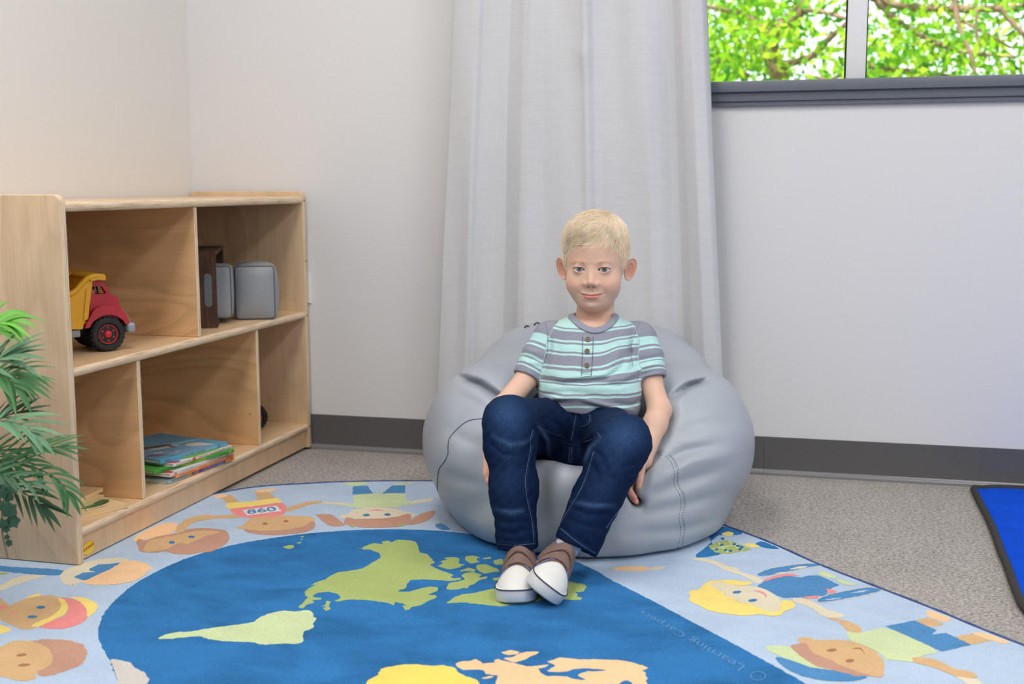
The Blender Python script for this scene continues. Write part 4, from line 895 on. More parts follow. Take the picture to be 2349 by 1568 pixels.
# ------------------------------------------------------------------ wooden puzzle boards
M_board = wood('puzzle_board_wood', (244, 214, 164), 'x', 0.85, 0.4, 0.4, 9.0)
def board(label, p_right, p_left, z0, th, la, lb, art):
    a = at_z(*p_right, z0); b_ = at_z(*p_left, z0); u = (b_[:2]-a[:2]); u /= np.linalg.norm(u); rz = math.atan2(u[1], u[0])
    t = thing('puzzle_board', label, 'puzzle', (a[0], a[1], z0), rz, 'wooden puzzle boards')
    Mx = Matrix.Translation((a[0], a[1], z0)) @ Matrix.Rotation(rz, 4, 'Z')    # x runs from the seen corner along the front edge, -y into the shelf
    build('board', MB().add(rbox((0, -lb, 0.0002), (la, 0, th), 0.0025, 3, lambda m_, d: abs(d.z) > .9)), [M_board], t, smooth=40, M=Mx)
    ms = []; idx = {}; b2 = MB()
    for k_, (poly, c_) in enumerate(art):
        if c_ not in idx: idx[c_] = len(ms); ms.append(colmat(c_))
        if isinstance(poly, str):
            s, x0, y0, x1, y1, hh = poly.split('|'); x0, y0, x1, y1, hh = map(float, (x0, y0, x1, y1, hh))
            b2.add(text_quad(s, (x0, y0, th+.0004), (x1, y1, th+.0004), (x0, y0-hh, th+.0004), (x1, y1-hh, th+.0004)), idx[c_])
        else:
            tri = tessellate_polygon([[Vector((x, y, 0)) for x, y in poly]]); b2.add(([(x, y, th+.0001*(k_+1)) for x, y in poly], [tuple(q) for q in tri]), idx[c_])
    build('printed_picture', b2, ms, t, M=Mx)
def el(cx, cy, rx, ry, rot=0): return [(cx+rx*math.cos(a)*math.cos(rot)-ry*math.sin(a)*math.sin(rot), cy+rx*math.cos(a)*math.sin(rot)+ry*math.sin(a)*math.cos(rot)) for a in np.linspace(0, 2*np.pi, 25)[:-1]]
def k2(x, y): return (165+x/14.255, 1100+y/14.255)
z0 = Z1[1]+.0002
board('pale wooden puzzle board with a green avocado picture under two others', k2(1858, 895), k2(190, 1335), z0, 0.0085, 0.165, 0.215,
      [(el(.050, -.062, .044, .026, .12), (22, 60, 44)), (el(.050, -.062, .041, .0235, .12), (60, 130, 84)), (el(.040, -.060, .026, .019, .12), (40, 96, 60)), (el(.058, -.064, .016, .011, .12), (130, 176, 70)), (el(.142, -.034, .028, .022), (60, 60, 60)), (el(.142, -.034, .025, .0195), (226, 112, 70)), (el(.150, -.040, .012, .010), (150, 176, 196)), ('AVOCADO|.075|-.020|.040|-.022|.005', (120, 96, 60)), ('ORANGE|.150|-.006|.118|-.006|.004', (120, 96, 60))]); z0 += .0087
board('pale wooden puzzle board lying crosswise in the middle of three', k2(1070, 600), k2(170, 1005), z0, 0.0080, 0.12, 0.17, [(el(.04, -.03, .02, .012), (240, 200, 120))]); z0 += .0082
board('wooden puzzle board with a dark brown picture topmost of three', k2(1035, 372), k2(165, 790), z0, 0.0085, 0.11, 0.16, [([(.045, -.04), (.095, -.03), (.095, -.095), (.045, -.105)], (112, 58, 28)), (el(.085, -.015, .016, .009), (220, 196, 84)), ('BANANA|.032|-.020|.030|-.055|.005', (150, 120, 80))])
# ------------------------------------------------------------------ potted palm at the near end of the shelf
M_frond = mat('palm_leaf', (80, 140, 80), .5, attr=True, spec=.5); M_pot = mat('pot_clay', (120, 112, 104), .7, var=.1, vscale=30); M_soil = mat('soil', (66, 50, 40), .95, var=.3, vscale=60)
PX, PY = -1.665, 1.66
palm = thing('potted_palm', 'leafy green potted palm reaching in front of the near end of the wooden shelf', 'plant', (PX, PY, RUGT))
pt = MB(); pt.add(lathe([(.085, RUGT), (.092, RUGT+.004), (.125, .24), (.134, .245), (.134, .275), (.122, .275), (.115, .25), (.0, .25)], 40, Matrix.Translation((PX, PY, 0))))
build('pot', pt, [M_pot], palm, smooth=40); build('soil', MB().add(lathe([(.116, .245), (.112, .256), (.05, .262), (.0, .263)], 32, Matrix.Translation((PX, PY, 0)))), [M_soil], palm, smooth=60)
def at_d(px, py, d): return CAMLOC+ray(px, py)*d
def blade(a, dirv, up, ln, wd, droop, n=7, fold=.35):
    """one leaflet: lens outline, slightly folded along the rib, drooping"""
    d = dirv/np.linalg.norm(dirv); V = []; F = []
    p = np.array(a, float)
    for i in range(n):
        t = i/(n-1); w_ = wd*(math.sin(math.pi*min(1, (t*.93+.07))**.75)+.02)*(1 if i < n-1 else 0)
        dd = d+np.array([0, 0, -droop*t*1.3]); dd /= np.linalg.norm(dd)
        s = np.cross(dd, up); s /= np.linalg.norm(s)+1e-9; nn = np.cross(s, dd)
        V += [p-s*w_+nn*w_*fold, p, p+s*w_+nn*w_*fold]
        p = p+dd*ln/(n-1)
    for i in range(n-1):
        k = i*3; F += [(k, k+1, k+4, k+3), (k+1, k+2, k+5, k+4)]
    return V, F
def frond(pts, n, ln, wd, col, start=.3, droop=.35, seed=0, spread=58, up=(0.25, -.55, .75), tips=1.0):
    rg = np.random.default_rng(seed); P = cspline([np.array(q) for q in pts], 10); T = np.gradient(P, axis=0); T /= np.linalg.norm(T, axis=1)[:, None]
    upv = np.array(up)/np.linalg.norm(up); b = MB(); C = []
    r = np.linspace(.0024, .0009, len(P)); tv = tube(P, r, 6); b.add(tv); C += [np.array(lin(col)[:3])*.7]*len(tv[0])
    n = max(5, int(n*.72))
    for i in range(n):
        t = start+(1-start)*(i+.5)/n; k = min(len(P)-1, int(t*(len(P)-1))); S_ = np.cross(T[k], upv); S_ /= np.linalg.norm(S_)
        f = math.sin(math.pi*(.18+.75*(t-start)/(1-start)))
        for sg in (-1, 1):
            a = math.radians(spread*.92*(1-.45*(t-start)/(1-start))+rg.normal(0, 6)); d = T[k]*math.cos(a)+S_*sg*math.sin(a)+upv*rg.normal(.1, .10)
            q = blade(P[k], d, upv+rg.normal(0, .15, 3), ln*1.18*(.55+.45*f)*rg.uniform(.75, 1.15)*tips, wd*.62*rg.uniform(.8, 1.2), droop*rg.uniform(.6, 1.3))
            b.add(q); C += [np.array(lin(col)[:3])*rg.uniform(.75, 1.25)]*len(q[0])
    q = blade(P[-1], T[-1], upv, ln*.8, wd*.8, droop); b.add(q); C += [np.array(lin(col)[:3])]*len(q[0])
    fo_ = build('frond', b, [M_frond], palm, smooth=70, cols=np.array(C))
BASE = np.array([PX+.02, PY+.02, .26])
def stem(*px):
    q = [at_d(*a) for a in px]; t = q[0]-(q[1]-q[0])/np.linalg.norm(q[1]-q[0])*.10
    return [BASE, BASE*.5+t*.5+np.array([-.01, -.01, .05])]+[t*.4+q[0]*.6]+q[1:]
LIME, MIDG, GREY, DEEP = (104, 180, 62), (66, 122, 66), (98, 142, 106), (36, 84, 48)
frond(stem((-70, 800, 2.12), (-25, 752, 2.12), (20, 738, 2.12)), 9, .070, .0062, LIME, .62, .9, 1, 50)
frond(stem((-80, 830, 2.16), (-45, 772, 2.17), (-5, 752, 2.18)), 8, .075, .0060, (86, 156, 60), .6, .8, 2, 50)
frond(stem((-80, 900, 2.10), (-45, 850, 2.10), (0, 822, 2.10), (20, 818, 2.10)), 9, .085, .0062, GREY, .62, .35, 3, 42)
frond(stem((-80, 930, 2.14), (-40, 880, 2.14), (5, 862, 2.14), (45, 868, 2.14)), 10, .080, .0062, (78, 130, 80), .6, .55, 4, 52)
frond(stem((-70, 930, 2.08), (-30, 870, 2.08), (8, 862, 2.08), (32, 884, 2.08)), 9, .078, .0068, MIDG, .6, .9, 5, 60)
frond(stem((-90, 1010, 2.14), (-40, 985, 2.14), (10, 955, 2.14), (60, 940, 2.16)), 9, .060, .0040, DEEP, .5, .2, 6, 38)
frond(stem((-90, 1000, 2.06), (-50, 985, 2.06), (0, 966, 2.06), (45, 972, 2.06), (72, 990, 2.06)), 9, .075, .0070, (98, 146, 108), .6, .5, 7, 50)
frond(stem((-90, 1050, 2.12), (-40, 1036, 2.12), (30, 1030, 2.12), (90, 1025, 2.13), (135, 1025, 2.14)), 13, .068, .0052, (50, 104, 50), .42, .15, 8, 46)
frond(stem((-90, 1080, 2.08), (-40, 1060, 2.08), (20, 1056, 2.08), (80, 1072, 2.08), (130, 1098, 2.08), (155, 1128, 2.08)), 14, .062, .0056, (48, 106, 54), .45, .75, 9, 52)
frond(stem((-80, 1100, 2.10), (-30, 1088, 2.10), (25, 1112, 2.10), (70, 1140, 2.10), (95, 1160, 2.10)), 12, .068, .0058, DEEP, .45, .5, 10, 44)
frond(stem((-80, 1080, 2.05), (-30, 1082, 2.05), (20, 1092, 2.05), (70, 1106, 2.05)), 11, .062, .0052, (60, 108, 74), .5, .25, 11, 44)
frond(stem((-90, 1060, 2.16), (-40, 1050, 2.16), (10, 1062, 2.16), (55, 1058, 2.18)), 10, .058, .0045, (44, 96, 52), .5, .3, 12, 40)
# trailing ivy with broad dark leaves in the same pot
M_ivy = mat('ivy_leaf', (40, 78, 56), .38, var=.2, vscale=40)
def ivyleaf(c, ang, s, tilt):
    o = [(0, -.9), (.35, -.75), (.85, -.75), (.75, -.2), (1.0, .25), (.45, .35), (0, 1.0), (-.45, .35), (-1.0, .25), (-.75, -.2), (-.85, -.75), (-.35, -.75)]
    o = chaikin(chaikin([(x*.9, y if abs(x) < .5 or y < -.5 else y+.12) for x, y in o], .25), .25); ca, sa_ = math.cos(ang), math.sin(ang)
    rgt, upw = CR, CU
    e1_ = rgt*ca+upw*sa_; e2_ = -rgt*sa_+upw*ca; nn = -CF+tilt; nn /= np.linalg.norm(nn)
    V = [c+(e1_*x+e2_*y)*s-nn*0+nn*(-.25*abs(x)*s) for x, y in o]+[c+nn*.1*s]; n = len(o)
    return V, [(i, (i+1) % n, n) for i in range(n)]
iv = thing('ivy_vine', 'dark trailing ivy sprig hanging below the palm fronds', 'plant', tuple(at_d(-20, 1095, 2.0)))
vp = cspline([BASE+[.06, .06, 0], at_d(-40, 1100, 2.02), at_d(-8, 1120, 2.0), at_d(4, 1170, 1.99), at_d(5, 1220, 1.99), at_d(14, 1262, 1.99), at_d(18, 1278, 1.99)], 6)
build('vine_stem', MB().add(tube(vp, .0016, 6)), [mat('vine_stem', (112, 104, 84), .8)], iv, smooth=180)
for (px_, py_, an, s, d_) in ((14, 1124, .6, .0145, 1.99), (4, 1128, -.4, .0120, 1.985), (22, 1141, 2.9, .0085, 1.99), (20, 1166, .2, .0165, 1.98), (3, 1158, -.5, .0110, 1.985), (27, 1196, 2.6, .0150, 1.985), (6, 1198, .3, .0105, 1.98), (14, 1214, 3.3, .0080, 1.985), (20, 1246, 3.0, .0075, 1.99), (16, 1230, -.2, .0060, 1.985)):
    build('ivy_leaf', MB().add(ivyleaf(at_d(px_, py_, d_), an, s, np.array([.1, 0, .35]))), [M_ivy], iv, smooth=60)
# ------------------------------------------------------------------ implicit surfaces
def sell(x, y, z, c, r):
    a, b, e = (x-c[0])/r[0], (y-c[1])/r[1], (z-c[2])/r[2]
    k0 = np.sqrt(a*a+b*b+e*e); k1 = np.sqrt((a/r[0])**2+(b/r[1])**2+(e/r[2])**2)+1e-9
    return k0*(k0-1.0)/k1
def scap(x, y, z, a, b, r0, r1=None):
    r1 = r0 if r1 is None else r1
    d = [b[i]-a[i] for i in range(3)]; L2 = d[0]**2+d[1]**2+d[2]**2
    px, py, pz = x-a[0], y-a[1], z-a[2]
    t = np.clip((px*d[0]+py*d[1]+pz*d[2])/L2, 0, 1)
    return np.sqrt((px-t*d[0])**2+(py-t*d[1])**2+(pz-t*d[2])**2)-(r0+(r1-r0)*t)
def smin(a, b, k):
    h = np.clip(0.5+0.5*(b-a)/k, 0, 1); return b+(a-b)*h-k*h*(1-h)
def smax(a, b, k): return -smin(-a, -b, k)
def schain(x, y, z, pts, rad, k=0.01):
    d = None
    for i in range(len(pts)-1):
        e = scap(x, y, z, pts[i], pts[i+1], rad[i], rad[i+1]); d = e if d is None else smin(d, e, k)
    return d
def gs(u): return np.exp(-u*u)
def sstep(a, b, x): t = np.clip((x-a)/(b-a), 0, 1); return t*t*(3-2*t)
_C8 = [(0, 0, 0), (1, 0, 0), (0, 1, 0), (1, 1, 0), (0, 0, 1), (1, 0, 1), (0, 1, 1), (1, 1, 1)]
_E12 = [(0, 1), (2, 3), (4, 5), (6, 7), (0, 2), (1, 3), (4, 6), (5, 7), (0, 4), (1, 5), (2, 6), (3, 7)]
def nets(fn, lo, hi, h, slack=1.35):
    """surface nets over fn(x,y,z)<0, only near the surface"""
    lo = np.asarray(lo, float); hi = np.asarray(hi, float); B = 12
    nb = np.ceil((hi-lo)/(h*B)).astype(int); n = nb*B+1
    ci = np.stack(np.meshgrid(*[np.arange(k) for k in nb], indexing='ij'), -1).reshape(-1, 3)
    cc = lo+(ci+0.5)*B*h
    dv = fn(cc[:, 0], cc[:, 1], cc[:, 2])
    D = np.empty(n, np.float32)
    Dv = np.repeat(np.repeat(np.repeat(dv.reshape(nb), B, 0), B, 1), B, 2)
    D[:-1, :-1, :-1] = np.sign(Dv); D[-1] = 1; D[:, -1] = 1; D[:, :, -1] = 1
    act = ci[np.abs(dv) < slack*B*h*0.8661+0.002]
    g = np.arange(B+1); gx, gy, gz = [q.ravel() for q in np.meshgrid(g, g, g, indexing='ij')]
    for s in range(0, len(act), 96):
        a = act[s:s+96]*B
        X = a[:, :1]+gx; Y = a[:, 1:2]+gy; Z = a[:, 2:]+gz
        v = fn((lo[0]+X*h).ravel(), (lo[1]+Y*h).ravel(), (lo[2]+Z*h).ravel())
        D[X.ravel(), Y.ravel(), Z.ravel()] = v
    D[0] = np.maximum(D[0], 1e-4); D[:, 0] = np.maximum(D[:, 0], 1e-4); D[:, :, 0] = np.maximum(D[:, :, 0], 1e-4)
    D[-1] = np.maximum(D[-1], 1e-4); D[:, -1] = np.maximum(D[:, -1], 1e-4); D[:, :, -1] = np.maximum(D[:, :, -1], 1e-4)
    S = D < 0
    sub = lambda A, o: A[o[0]:n[0]-1+o[0], o[1]:n[1]-1+o[1], o[2]:n[2]-1+o[2]]
    cnt = np.zeros(n-1, np.uint8)
    for o in _C8: cnt += sub(S, o)
    I, J, K_ = np.nonzero((cnt > 0) & (cnt < 8))
    idx = np.full(n-1, -1, np.int32); idx[I, J, K_] = np.arange(len(I))
    vals = np.stack([D[I+o[0], J+o[1], K_+o[2]] for o in _C8], 1).astype(float)
    P = np.zeros((len(I), 3)); w_ = np.zeros(len(I)); C8 = np.array(_C8, float)
    for a, b in _E12:
        m = (vals[:, a] < 0) != (vals[:, b] < 0)
        t = vals[m, a]/(vals[m, a]-vals[m, b]); P[m] += C8[a]+(C8[b]-C8[a])*t[:, None]; w_[m] += 1
    P = lo+(np.stack([I, J, K_], 1)+P/w_[:, None])*h
    F = []
    for ax in range(3):
        o1 = [0, 0, 0]; o1[ax] = 1; u, v = (ax+1) % 3, (ax+2) % 3
        sl0 = [slice(1, n[i]-1) for i in range(3)]; sl1 = list(sl0); sl0[ax] = slice(0, n[ax]-1); sl1[ax] = slice(1, n[ax])
        A = S[tuple(sl0)]; Bm = S[tuple(sl1)]
        for sgn in (True, False):
            q = np.argwhere(A & ~Bm) if sgn else np.argwhere(~A & Bm)
            if not len(q): continue
            for i in range(3):
                if i != ax: q[:, i] += 1
            c = []
            for du, dv_ in ((1, 1), (0, 1), (0, 0), (1, 0)):
                r = q.copy(); r[:, u] -= du; r[:, v] -= dv_; c.append(idx[r[:, 0], r[:, 1], r[:, 2]])
            f = np.stack(c if sgn else c[::-1], 1); F.append(f[(f >= 0).all(1)])
    return P, np.concatenate(F)
def relax(P, F, it=2, lam=0.5):
    """a little Laplacian smoothing"""
    E = np.concatenate([F[:, [0, 1]], F[:, [1, 2]], F[:, [2, 3]], F[:, [3, 0]]])
    for _ in range(it):
        acc = np.zeros_like(P); n = np.zeros(len(P))
        for a, b in ((0, 1), (1, 0)):
            for k in range(3): acc[:, k] += np.bincount(E[:, a], P[E[:, b], k], len(P))
            n += np.bincount(E[:, a], minlength=len(P))
        P = P+(acc/n[:, None]-P)*lam
    return P
def projL(x, y, z):
    """picture position of points of frame L (to lay folds where cloth is pulled)"""
    X = x*LX[0]+y*LY[0]; Y = x*LX[1]+y*LY[1]; Z = z-CAMH
    d = X*CF[0]+Y*CF[1]+Z*CF[2]
    return IMW/2+FPX*(X*CR[0]+Y*CR[1]+Z*CR[2])/d, IMH/2-FPX*(X*CU[0]+Y*CU[1]+Z*CU[2])/d
def polyd(px, py, pts):
    """distance to a polyline in the plane, and position 0..1 along it"""
    best = np.full(px.shape, 1e9); tt = np.zeros(px.shape); n = len(pts)-1
    for i in range(n):
        (ax, ay), (bx, by) = pts[i], pts[i+1]; dx, dy = bx-ax, by-ay
        t = np.clip(((px-ax)*dx+(py-ay)*dy)/(dx*dx+dy*dy), 0, 1); d = np.hypot(px-ax-t*dx, py-ay-t*dy)
        m = d < best; best = np.where(m, d, best); tt = np.where(m, (i+t)/n, tt)
    return best, tt
def grooves(px, py, specs):
    """sum of soft furrows; spec = (points, depth m (negative = ridge), width px)"""
    o = np.zeros(px.shape)
    for pts, dep, wd in specs:
        d, t = polyd(px, py, pts); o += dep*gs(d/wd)*np.sin(np.pi*np.clip(0.1+0.8*t, 0, 1))
    return o
def bvh_of(P, F): return BVHTree.FromPolygons([Vector(p) for p in P], [tuple(int(i) for i in f) for f in F])
CAML = np.array([0.0, 0.0, CAMH])
def rayL(px, py):
    d = ray(px, py); v = np.array([float(d@LX), float(d@LY), float(d[2])]); return v/np.linalg.norm(v)
def hit(bv, px, py, off=0.0):
    h = bv.ray_cast(Vector(CAML), Vector(rayL(px, py)))
    if h[0] is None: return None
    n = h[1] if h[1].dot(Vector(rayL(px, py))) < 0 else -h[1]
    return np.array(h[0]+n*off)
def drape(bv, pts, off=0.0):
    out = []
    for p in pts:
        q = hit(bv, p[0], p[1], off)
        if q is not None: out.append(q)
    return np.array(out)
# ------------------------------------------------------------------ the boy, laid out in frame L
PEL = L(1322, 985, 2.565); HA = L(1262, 985, 2.53); HB = L(1388, 998, 2.53)
KA = L(1168, 968, 2.300); KB = L(1430, 1013, 2.300)
AA = L(1186, 1240, 2.258); AB = L(1325, 1240, 2.240)
SA = L(1262, 775, 2.590); SB = L(1466, 777, 2.590)
CAe = L(1210, 866, 2.545); CBe = L(1492, 870, 2.545)           # sleeve ends
EA = L(1150, 938, 2.475); EB = L(1513, 940, 2.500)             # elbows
WA = L(1131, 1040, 2.400); WB = L(1475, 1056, 2.420)           # wrists
HEADYAW = -0.187
_rz = np.array([[math.cos(HEADYAW), -math.sin(HEADYAW), 0], [math.sin(HEADYAW), math.cos(HEADYAW), 0], [0, 0, 1]])
_tp = 0.05; _rx = np.array([[1, 0, 0], [0, math.cos(_tp), -math.sin(_tp)], [0, math.sin(_tp), math.cos(_tp)]])
HR = _rz@_rx
HO = L(1356, 618.5, 2.520)-HR@np.array([0, -0.078, 0.0])
def to_head(x, y, z):
    a, b, c = x-HO[0], y-HO[1], z-HO[2]
    return [(a*HR[0, i]+b*HR[1, i]+c*HR[2, i])*1000.0 for i in range(3)]
def from_head(p): return HO+np.asarray(p, float)/1000.0@HR.T
NECK0 = from_head((0, 14, -70)); NECK1 = L(1362, 790, 2.600)
# torso sections: picture row, picture column of the middle, half width px, y of the front, half depth m
TS = [(990, 1345, 112, 2.478, .082), (950, 1350, 118, 2.462, .088), (905, 1353, 119, 2.458, .088), (860, 1353, 110, 2.470, .082), (820, 1354, 106, 2.490, .076), (785, 1358, 104, 2.508, .070), (755, 1361, 92, 2.525, .062), (730, 1362, 60, 2.540, .052)]
_tz = []; _tc = []
for py, pc, hw, yf, b in TS:
    q = L(pc, py, yf); e = L(pc+hw, py, yf+b); q2 = L(pc, py, yf+b*.6)
    _tz.append(q[2]); _tc.append((L(pc, py, yf+b)[0], yf+b, abs(e[0]-L(pc, py, yf+b)[0]), b))
_o = np.argsort(_tz); TZ = np.array(_tz)[_o]; TC = np.array(_tc)[_o]
def torso(x, y, z, grow=0.0):
    zc = np.clip(z, TZ[0]-.06, TZ[-1])
    cx, cy, a, b = [np.interp(zc, TZ, TC[:, i]) for i in range(4)]
    dx = np.abs((x-cx)/(a+grow)); dy = np.abs((y-cy)/(b+grow))
    rr = (dx**2.5+dy**2.5)**(1/2.5)
    return (rr-1.0)*np.minimum(a, b)*0.85
def shirt0(x, y, z):
    d = torso(x, y, z)
    d = smax(d, z-TZ[-1]-0.004, 0.02)
    sa = schain(x, y, z, [SA+[.025, .005, -.004], SA, (SA+CAe)/2+[-.002, 0, .002], CAe+(CAe-SA)*.12], [.034, .0365, .0355, .0335], .01)
    sb = schain(x, y, z, [SB+[-.025, .005, -.004], SB, (SB+CBe)/2+[.003, 0, .002], CBe+(CBe-SB)*.12], [.034, .0375, .0375, .0360], .01)
    return d, sa, sb
def cutplane(x, y, z, p, n):
    n = np.asarray(n)/np.linalg.norm(n); return (x-p[0])*n[0]+(y-p[1])*n[1]+(z-p[2])*n[2]
SFOLD = [([(1250, 838), (1262, 800), (1262, 770)], .004, 5), ([(1452, 845), (1447, 800), (1452, 765)], .004, 5),
         ([(1252, 872), (1290, 880), (1350, 872), (1390, 868), (1420, 845), (1445, 805)], .0055, 7), ([(1280, 866), (1350, 866), (1395, 858), (1430, 830)], -.004, 8),
         ([(1360, 880), (1420, 884), (1472, 862)], .003, 6), ([(1380, 872), (1430, 868), (1472, 848)], -.003, 7),
         ([(1240, 905), (1300, 898), (1360, 906), (1440, 900)], .003, 8), ([(1240, 922), (1270, 914), (1340, 912)], -.004, 6), ([(1235, 935), (1262, 925), (1300, 922)], .004, 5),
         ([(1340, 926), (1380, 938), (1430, 952)], .0045, 5), ([(1335, 916), (1390, 930), (1450, 940)], -.005, 6), ([(1410, 925), (1450, 930), (1470, 915)], .003, 5),
         ([(1195, 812), (1215, 822), (1240, 826)], .003, 5), ([(1205, 800), (1240, 810)], -.0025, 5), ([(1208, 838), (1240, 842)], .0025, 5),
         ([(1520, 815), (1495, 822), (1462, 826)], .003, 5), ([(1515, 832), (1490, 838), (1465, 846)], -.003, 5), ([(1505, 850), (1470, 860)], .003, 5),
         ([(1300, 760), (1280, 790), (1272, 830)], .0025, 8), ([(1410, 765), (1425, 800), (1432, 830)], .0025, 8), ([(1425, 800), (1405, 830), (1385, 855)], -.003, 8)]
NHC = np.array([L(1361, 720, 2.58)[0], 2.578, L(1361, 716, 2.60)[2]+.012])
def neckhole(x, y, z):
    return sell(x, y, z, NHC, (.0475, .072, .060))
def shirt(x, y, z):
    d, sa, sb = shirt0(x, y, z)
    sa = smax(sa, cutplane(x, y, z, CAe, CAe-SA+np.array([0, 0, -.02])), .003); sb = smax(sb, cutplane(x, y, z, CBe, CBe-SB+np.array([0, 0, -.02])), .003)
    # the sleeves are open tubes at the cuffs
    sa = smax(sa, -scap(x, y, z, (SA*.45+CAe*.55), CAe+(CAe-SA)*.4, .025, .0308), .002); sb = smax(sb, -scap(x, y, z, (SB*.45+CBe*.55), CBe+(CBe-SB)*.4, .026, .0318), .002)
    d = smin(smin(d, sa, .016), sb, .016)
    px, py = projL(x, y, z)
    d = d+grooves(px, py, SFOLD)
    hem = L(1350, 957, 2.46)[2]+0.010*np.sin((px-1240)/38.0)*sstep(1500, 1230, px)-0.010*sstep(1380, 1470, px)+.004*sstep(1300, 1240, px)
    d = smax(d, hem-z, .006)
    # neck opening
    d = smax(d, -neckhole(x, y, z), .004)
    return d
def jeans(x, y, z):
    th = smin(schain(x, y, z, [PEL+[-.035, .01, .0], HA, KA], [.074, .070, .0500], .02), schain(x, y, z, [PEL+[.035, .01, .0], HB, KB], [.074, .070, .0535], .02), .012)
    wst = scap(x, y, z, PEL+[-.03, 0, .0], PEL+[.03, -.01, .03], .088, .094)
    d = smin(th, wst, .02); d = smin(d, scap(x, y, z, L(1285, 1043, 2.505), L(1352, 1043, 2.505), .052, .052), .025); d = smin(d, scap(x, y, z, PEL+[-.025, .0, .03], PEL+[.025, .0, .06], .078, .078), .02)
    cutA = AA+(AA-KA)*(-.02)
    la = schain(x, y, z, [KA, KA*.8+AA*.2, KA*.45+AA*.55, AA+(AA-KA)*.1], [.0495, .0490, .0455, .0405], .02)
    lb = schain(x, y, z, [KB, KB*.8+AB*.2, KB*.45+AB*.55, AB+(AB-KB)*.1], [.0525, .0515, .0465, .0455], .02)
    ca = cutplane(x, y, z, L(1184, 1258, 2.258), AA-KA); cb = cutplane(x, y, z, L(1319, 1255, 2.240), AB-KB)
    la = smax(la, ca, .004); lb = smax(lb, cb, .004)
    la = smax(la, -scap(x, y, z, AA+(KA-AA)*.16, AA+(AA-KA)*.3, .030, .0355), .003); lb = smax(lb, -scap(x, y, z, AB+(KB-AB)*.16, AB+(AB-KB)*.3, .034, .040), .003)
    d = smin(d, la, .022); d = smin(d, lb, .022)
    px, py = projL(x, y, z)
    return d+grooves(px, py, JFOLD)+.0007*np.sin(px*.21+py*.05)*np.sin(py*.17)+.0016*np.sin(px*.055+1.3*np.sin(py*.021))*np.sin(py*.047+px*.02)
JFOLD = [([(1118, 1010), (1150, 1040), (1190, 1046)], .003, 6), ([(1130, 1000), (1170, 1022), (1215, 1012)], -.002, 6), ([(1225, 1010), (1205, 1040), (1212, 1080)], .003, 6), ([(1222, 985), (1240, 1010), (1248, 1060)], .0035, 5), ([(1236, 975), (1256, 1010), (1262, 1060)], -.003, 5),
         ([(1128, 1185), (1160, 1200), (1205, 1196)], .0028, 6), ([(1135, 1215), (1170, 1224), (1215, 1214)], .0028, 6), ([(1132, 1168), (1170, 1176), (1215, 1170)], -.002, 6), ([(1220, 1130), (1205, 1155), (1216, 1185)], .003, 5),
         ([(1140, 1236), (1185, 1243), (1228, 1238)], .0020, 3.5), ([(1284, 1204), (1320, 1232), (1366, 1260)], .0020, 3.5),
         ([(1490, 1040), (1470, 1060), (1430, 1070)], .003, 6), ([(1497, 1058), (1475, 1082), (1430, 1092)], .003, 5), ([(1360, 1030), (1385, 1050), (1395, 1090)], .003, 6), ([(1355, 1060), (1372, 1085), (1372, 1120)], .003, 6),
         ([(1310, 1165), (1350, 1180), (1400, 1180)], .0028, 6), ([(1300, 1190), (1340, 1206), (1385, 1212)], .0028, 6), ([(1310, 1150), (1360, 1160), (1410, 1160)], -.002, 6),
         ([(1280, 985), (1300, 1010), (1310, 1050)], .003, 6), ([(1345, 990), (1330, 1015), (1325, 1055)], .003, 6), ([(1395, 985), (1360, 1005), (1340, 1030)], .003, 6), ([(1250, 955), (1280, 975), (1300, 1000)], .003, 6), ([(1375, 1005), (1350, 1030), (1338, 1060)], -.003, 6)]
def arm(x, y, z, side):
    S, C_, E, W_ = (SA, CAe, EA, WA) if side == 'A' else (SB, CBe, EB, WB)
    return schain(x, y, z, [S, C_, E, E*.72+W_*.28, W_], [.0250, .0240, .0244, .0252, .0182], .012)
def hand_parts(side):
    """palm and five bent fingers: list of joint chains with radii"""
    if side == 'B':
        W_ = WB; fwd = L(1438, 1138, 2.385)-L(1472, 1068, 2.412); lat = L(1480, 1092, 2.43)-L(1462, 1082, 2.36)
    else:
        W_ = WA; fwd = L(1125, 1130, 2.352)-L(1130, 1050, 2.392); lat = L(1108, 1090, 2.36)-L(1134, 1088, 2.41)
    f = fwd/np.linalg.norm(fwd); l = lat-f*(lat@f); l /= np.linalg.norm(l); nrm = np.cross(f, l)
    if side == 'A': nrm = -nrm
    # nrm: the way the palm looks; fingers bend that way
    ch = []; pal = []
    for i, (o, ln, lift) in enumerate([(-.021, .044, .000), (-.0072, .049, .002), (.0068, .046, .002), (.0195, .036, 0)]):
        k0 = W_+f*.050+l*o-nrm*.001; c1, c2, c3 = (.35, .80, 1.15) if i < 3 else (.45, .9, 1.25)
        p = [k0]; 
        for a_, s_ in ((c1*.6, .44), (c2, .31), (c3, .25)): p.append(p[-1]+(f*math.cos(a_)+nrm*math.sin(a_))*ln*s_)
        ch.append((p, [.0082, .0074, .0068, .0058] if i < 3 else [.0072, .0064, .0058, .005])); pal.append((W_+f*.006+l*o*.55, k0, .0145, .0098))
    t0 = W_+f*.014-l*.018+nrm*.004; t1 = t0+f*.016-l*.013+nrm*.009; t2 = t1+f*.018-l*.002+nrm*.006; t3 = t2+f*.013+l*.003+nrm*.004
    ch.append(([t0, t1, t2, t3], [.0105, .0088, .0078, .0062]))
    return ch, pal
HANDS = {s: hand_parts(s) for s in 'AB'}
def hand(x, y, z, side):
    ch, pal = HANDS[side]; d = None
    for a, b, r0, r1 in pal:
        e = scap(x, y, z, a, b, r0, r1); d = e if d is None else smin(d, e, .006)
    for p, r in ch: d = smin(d, schain(x, y, z, p, r, .002), .0028)
    return d
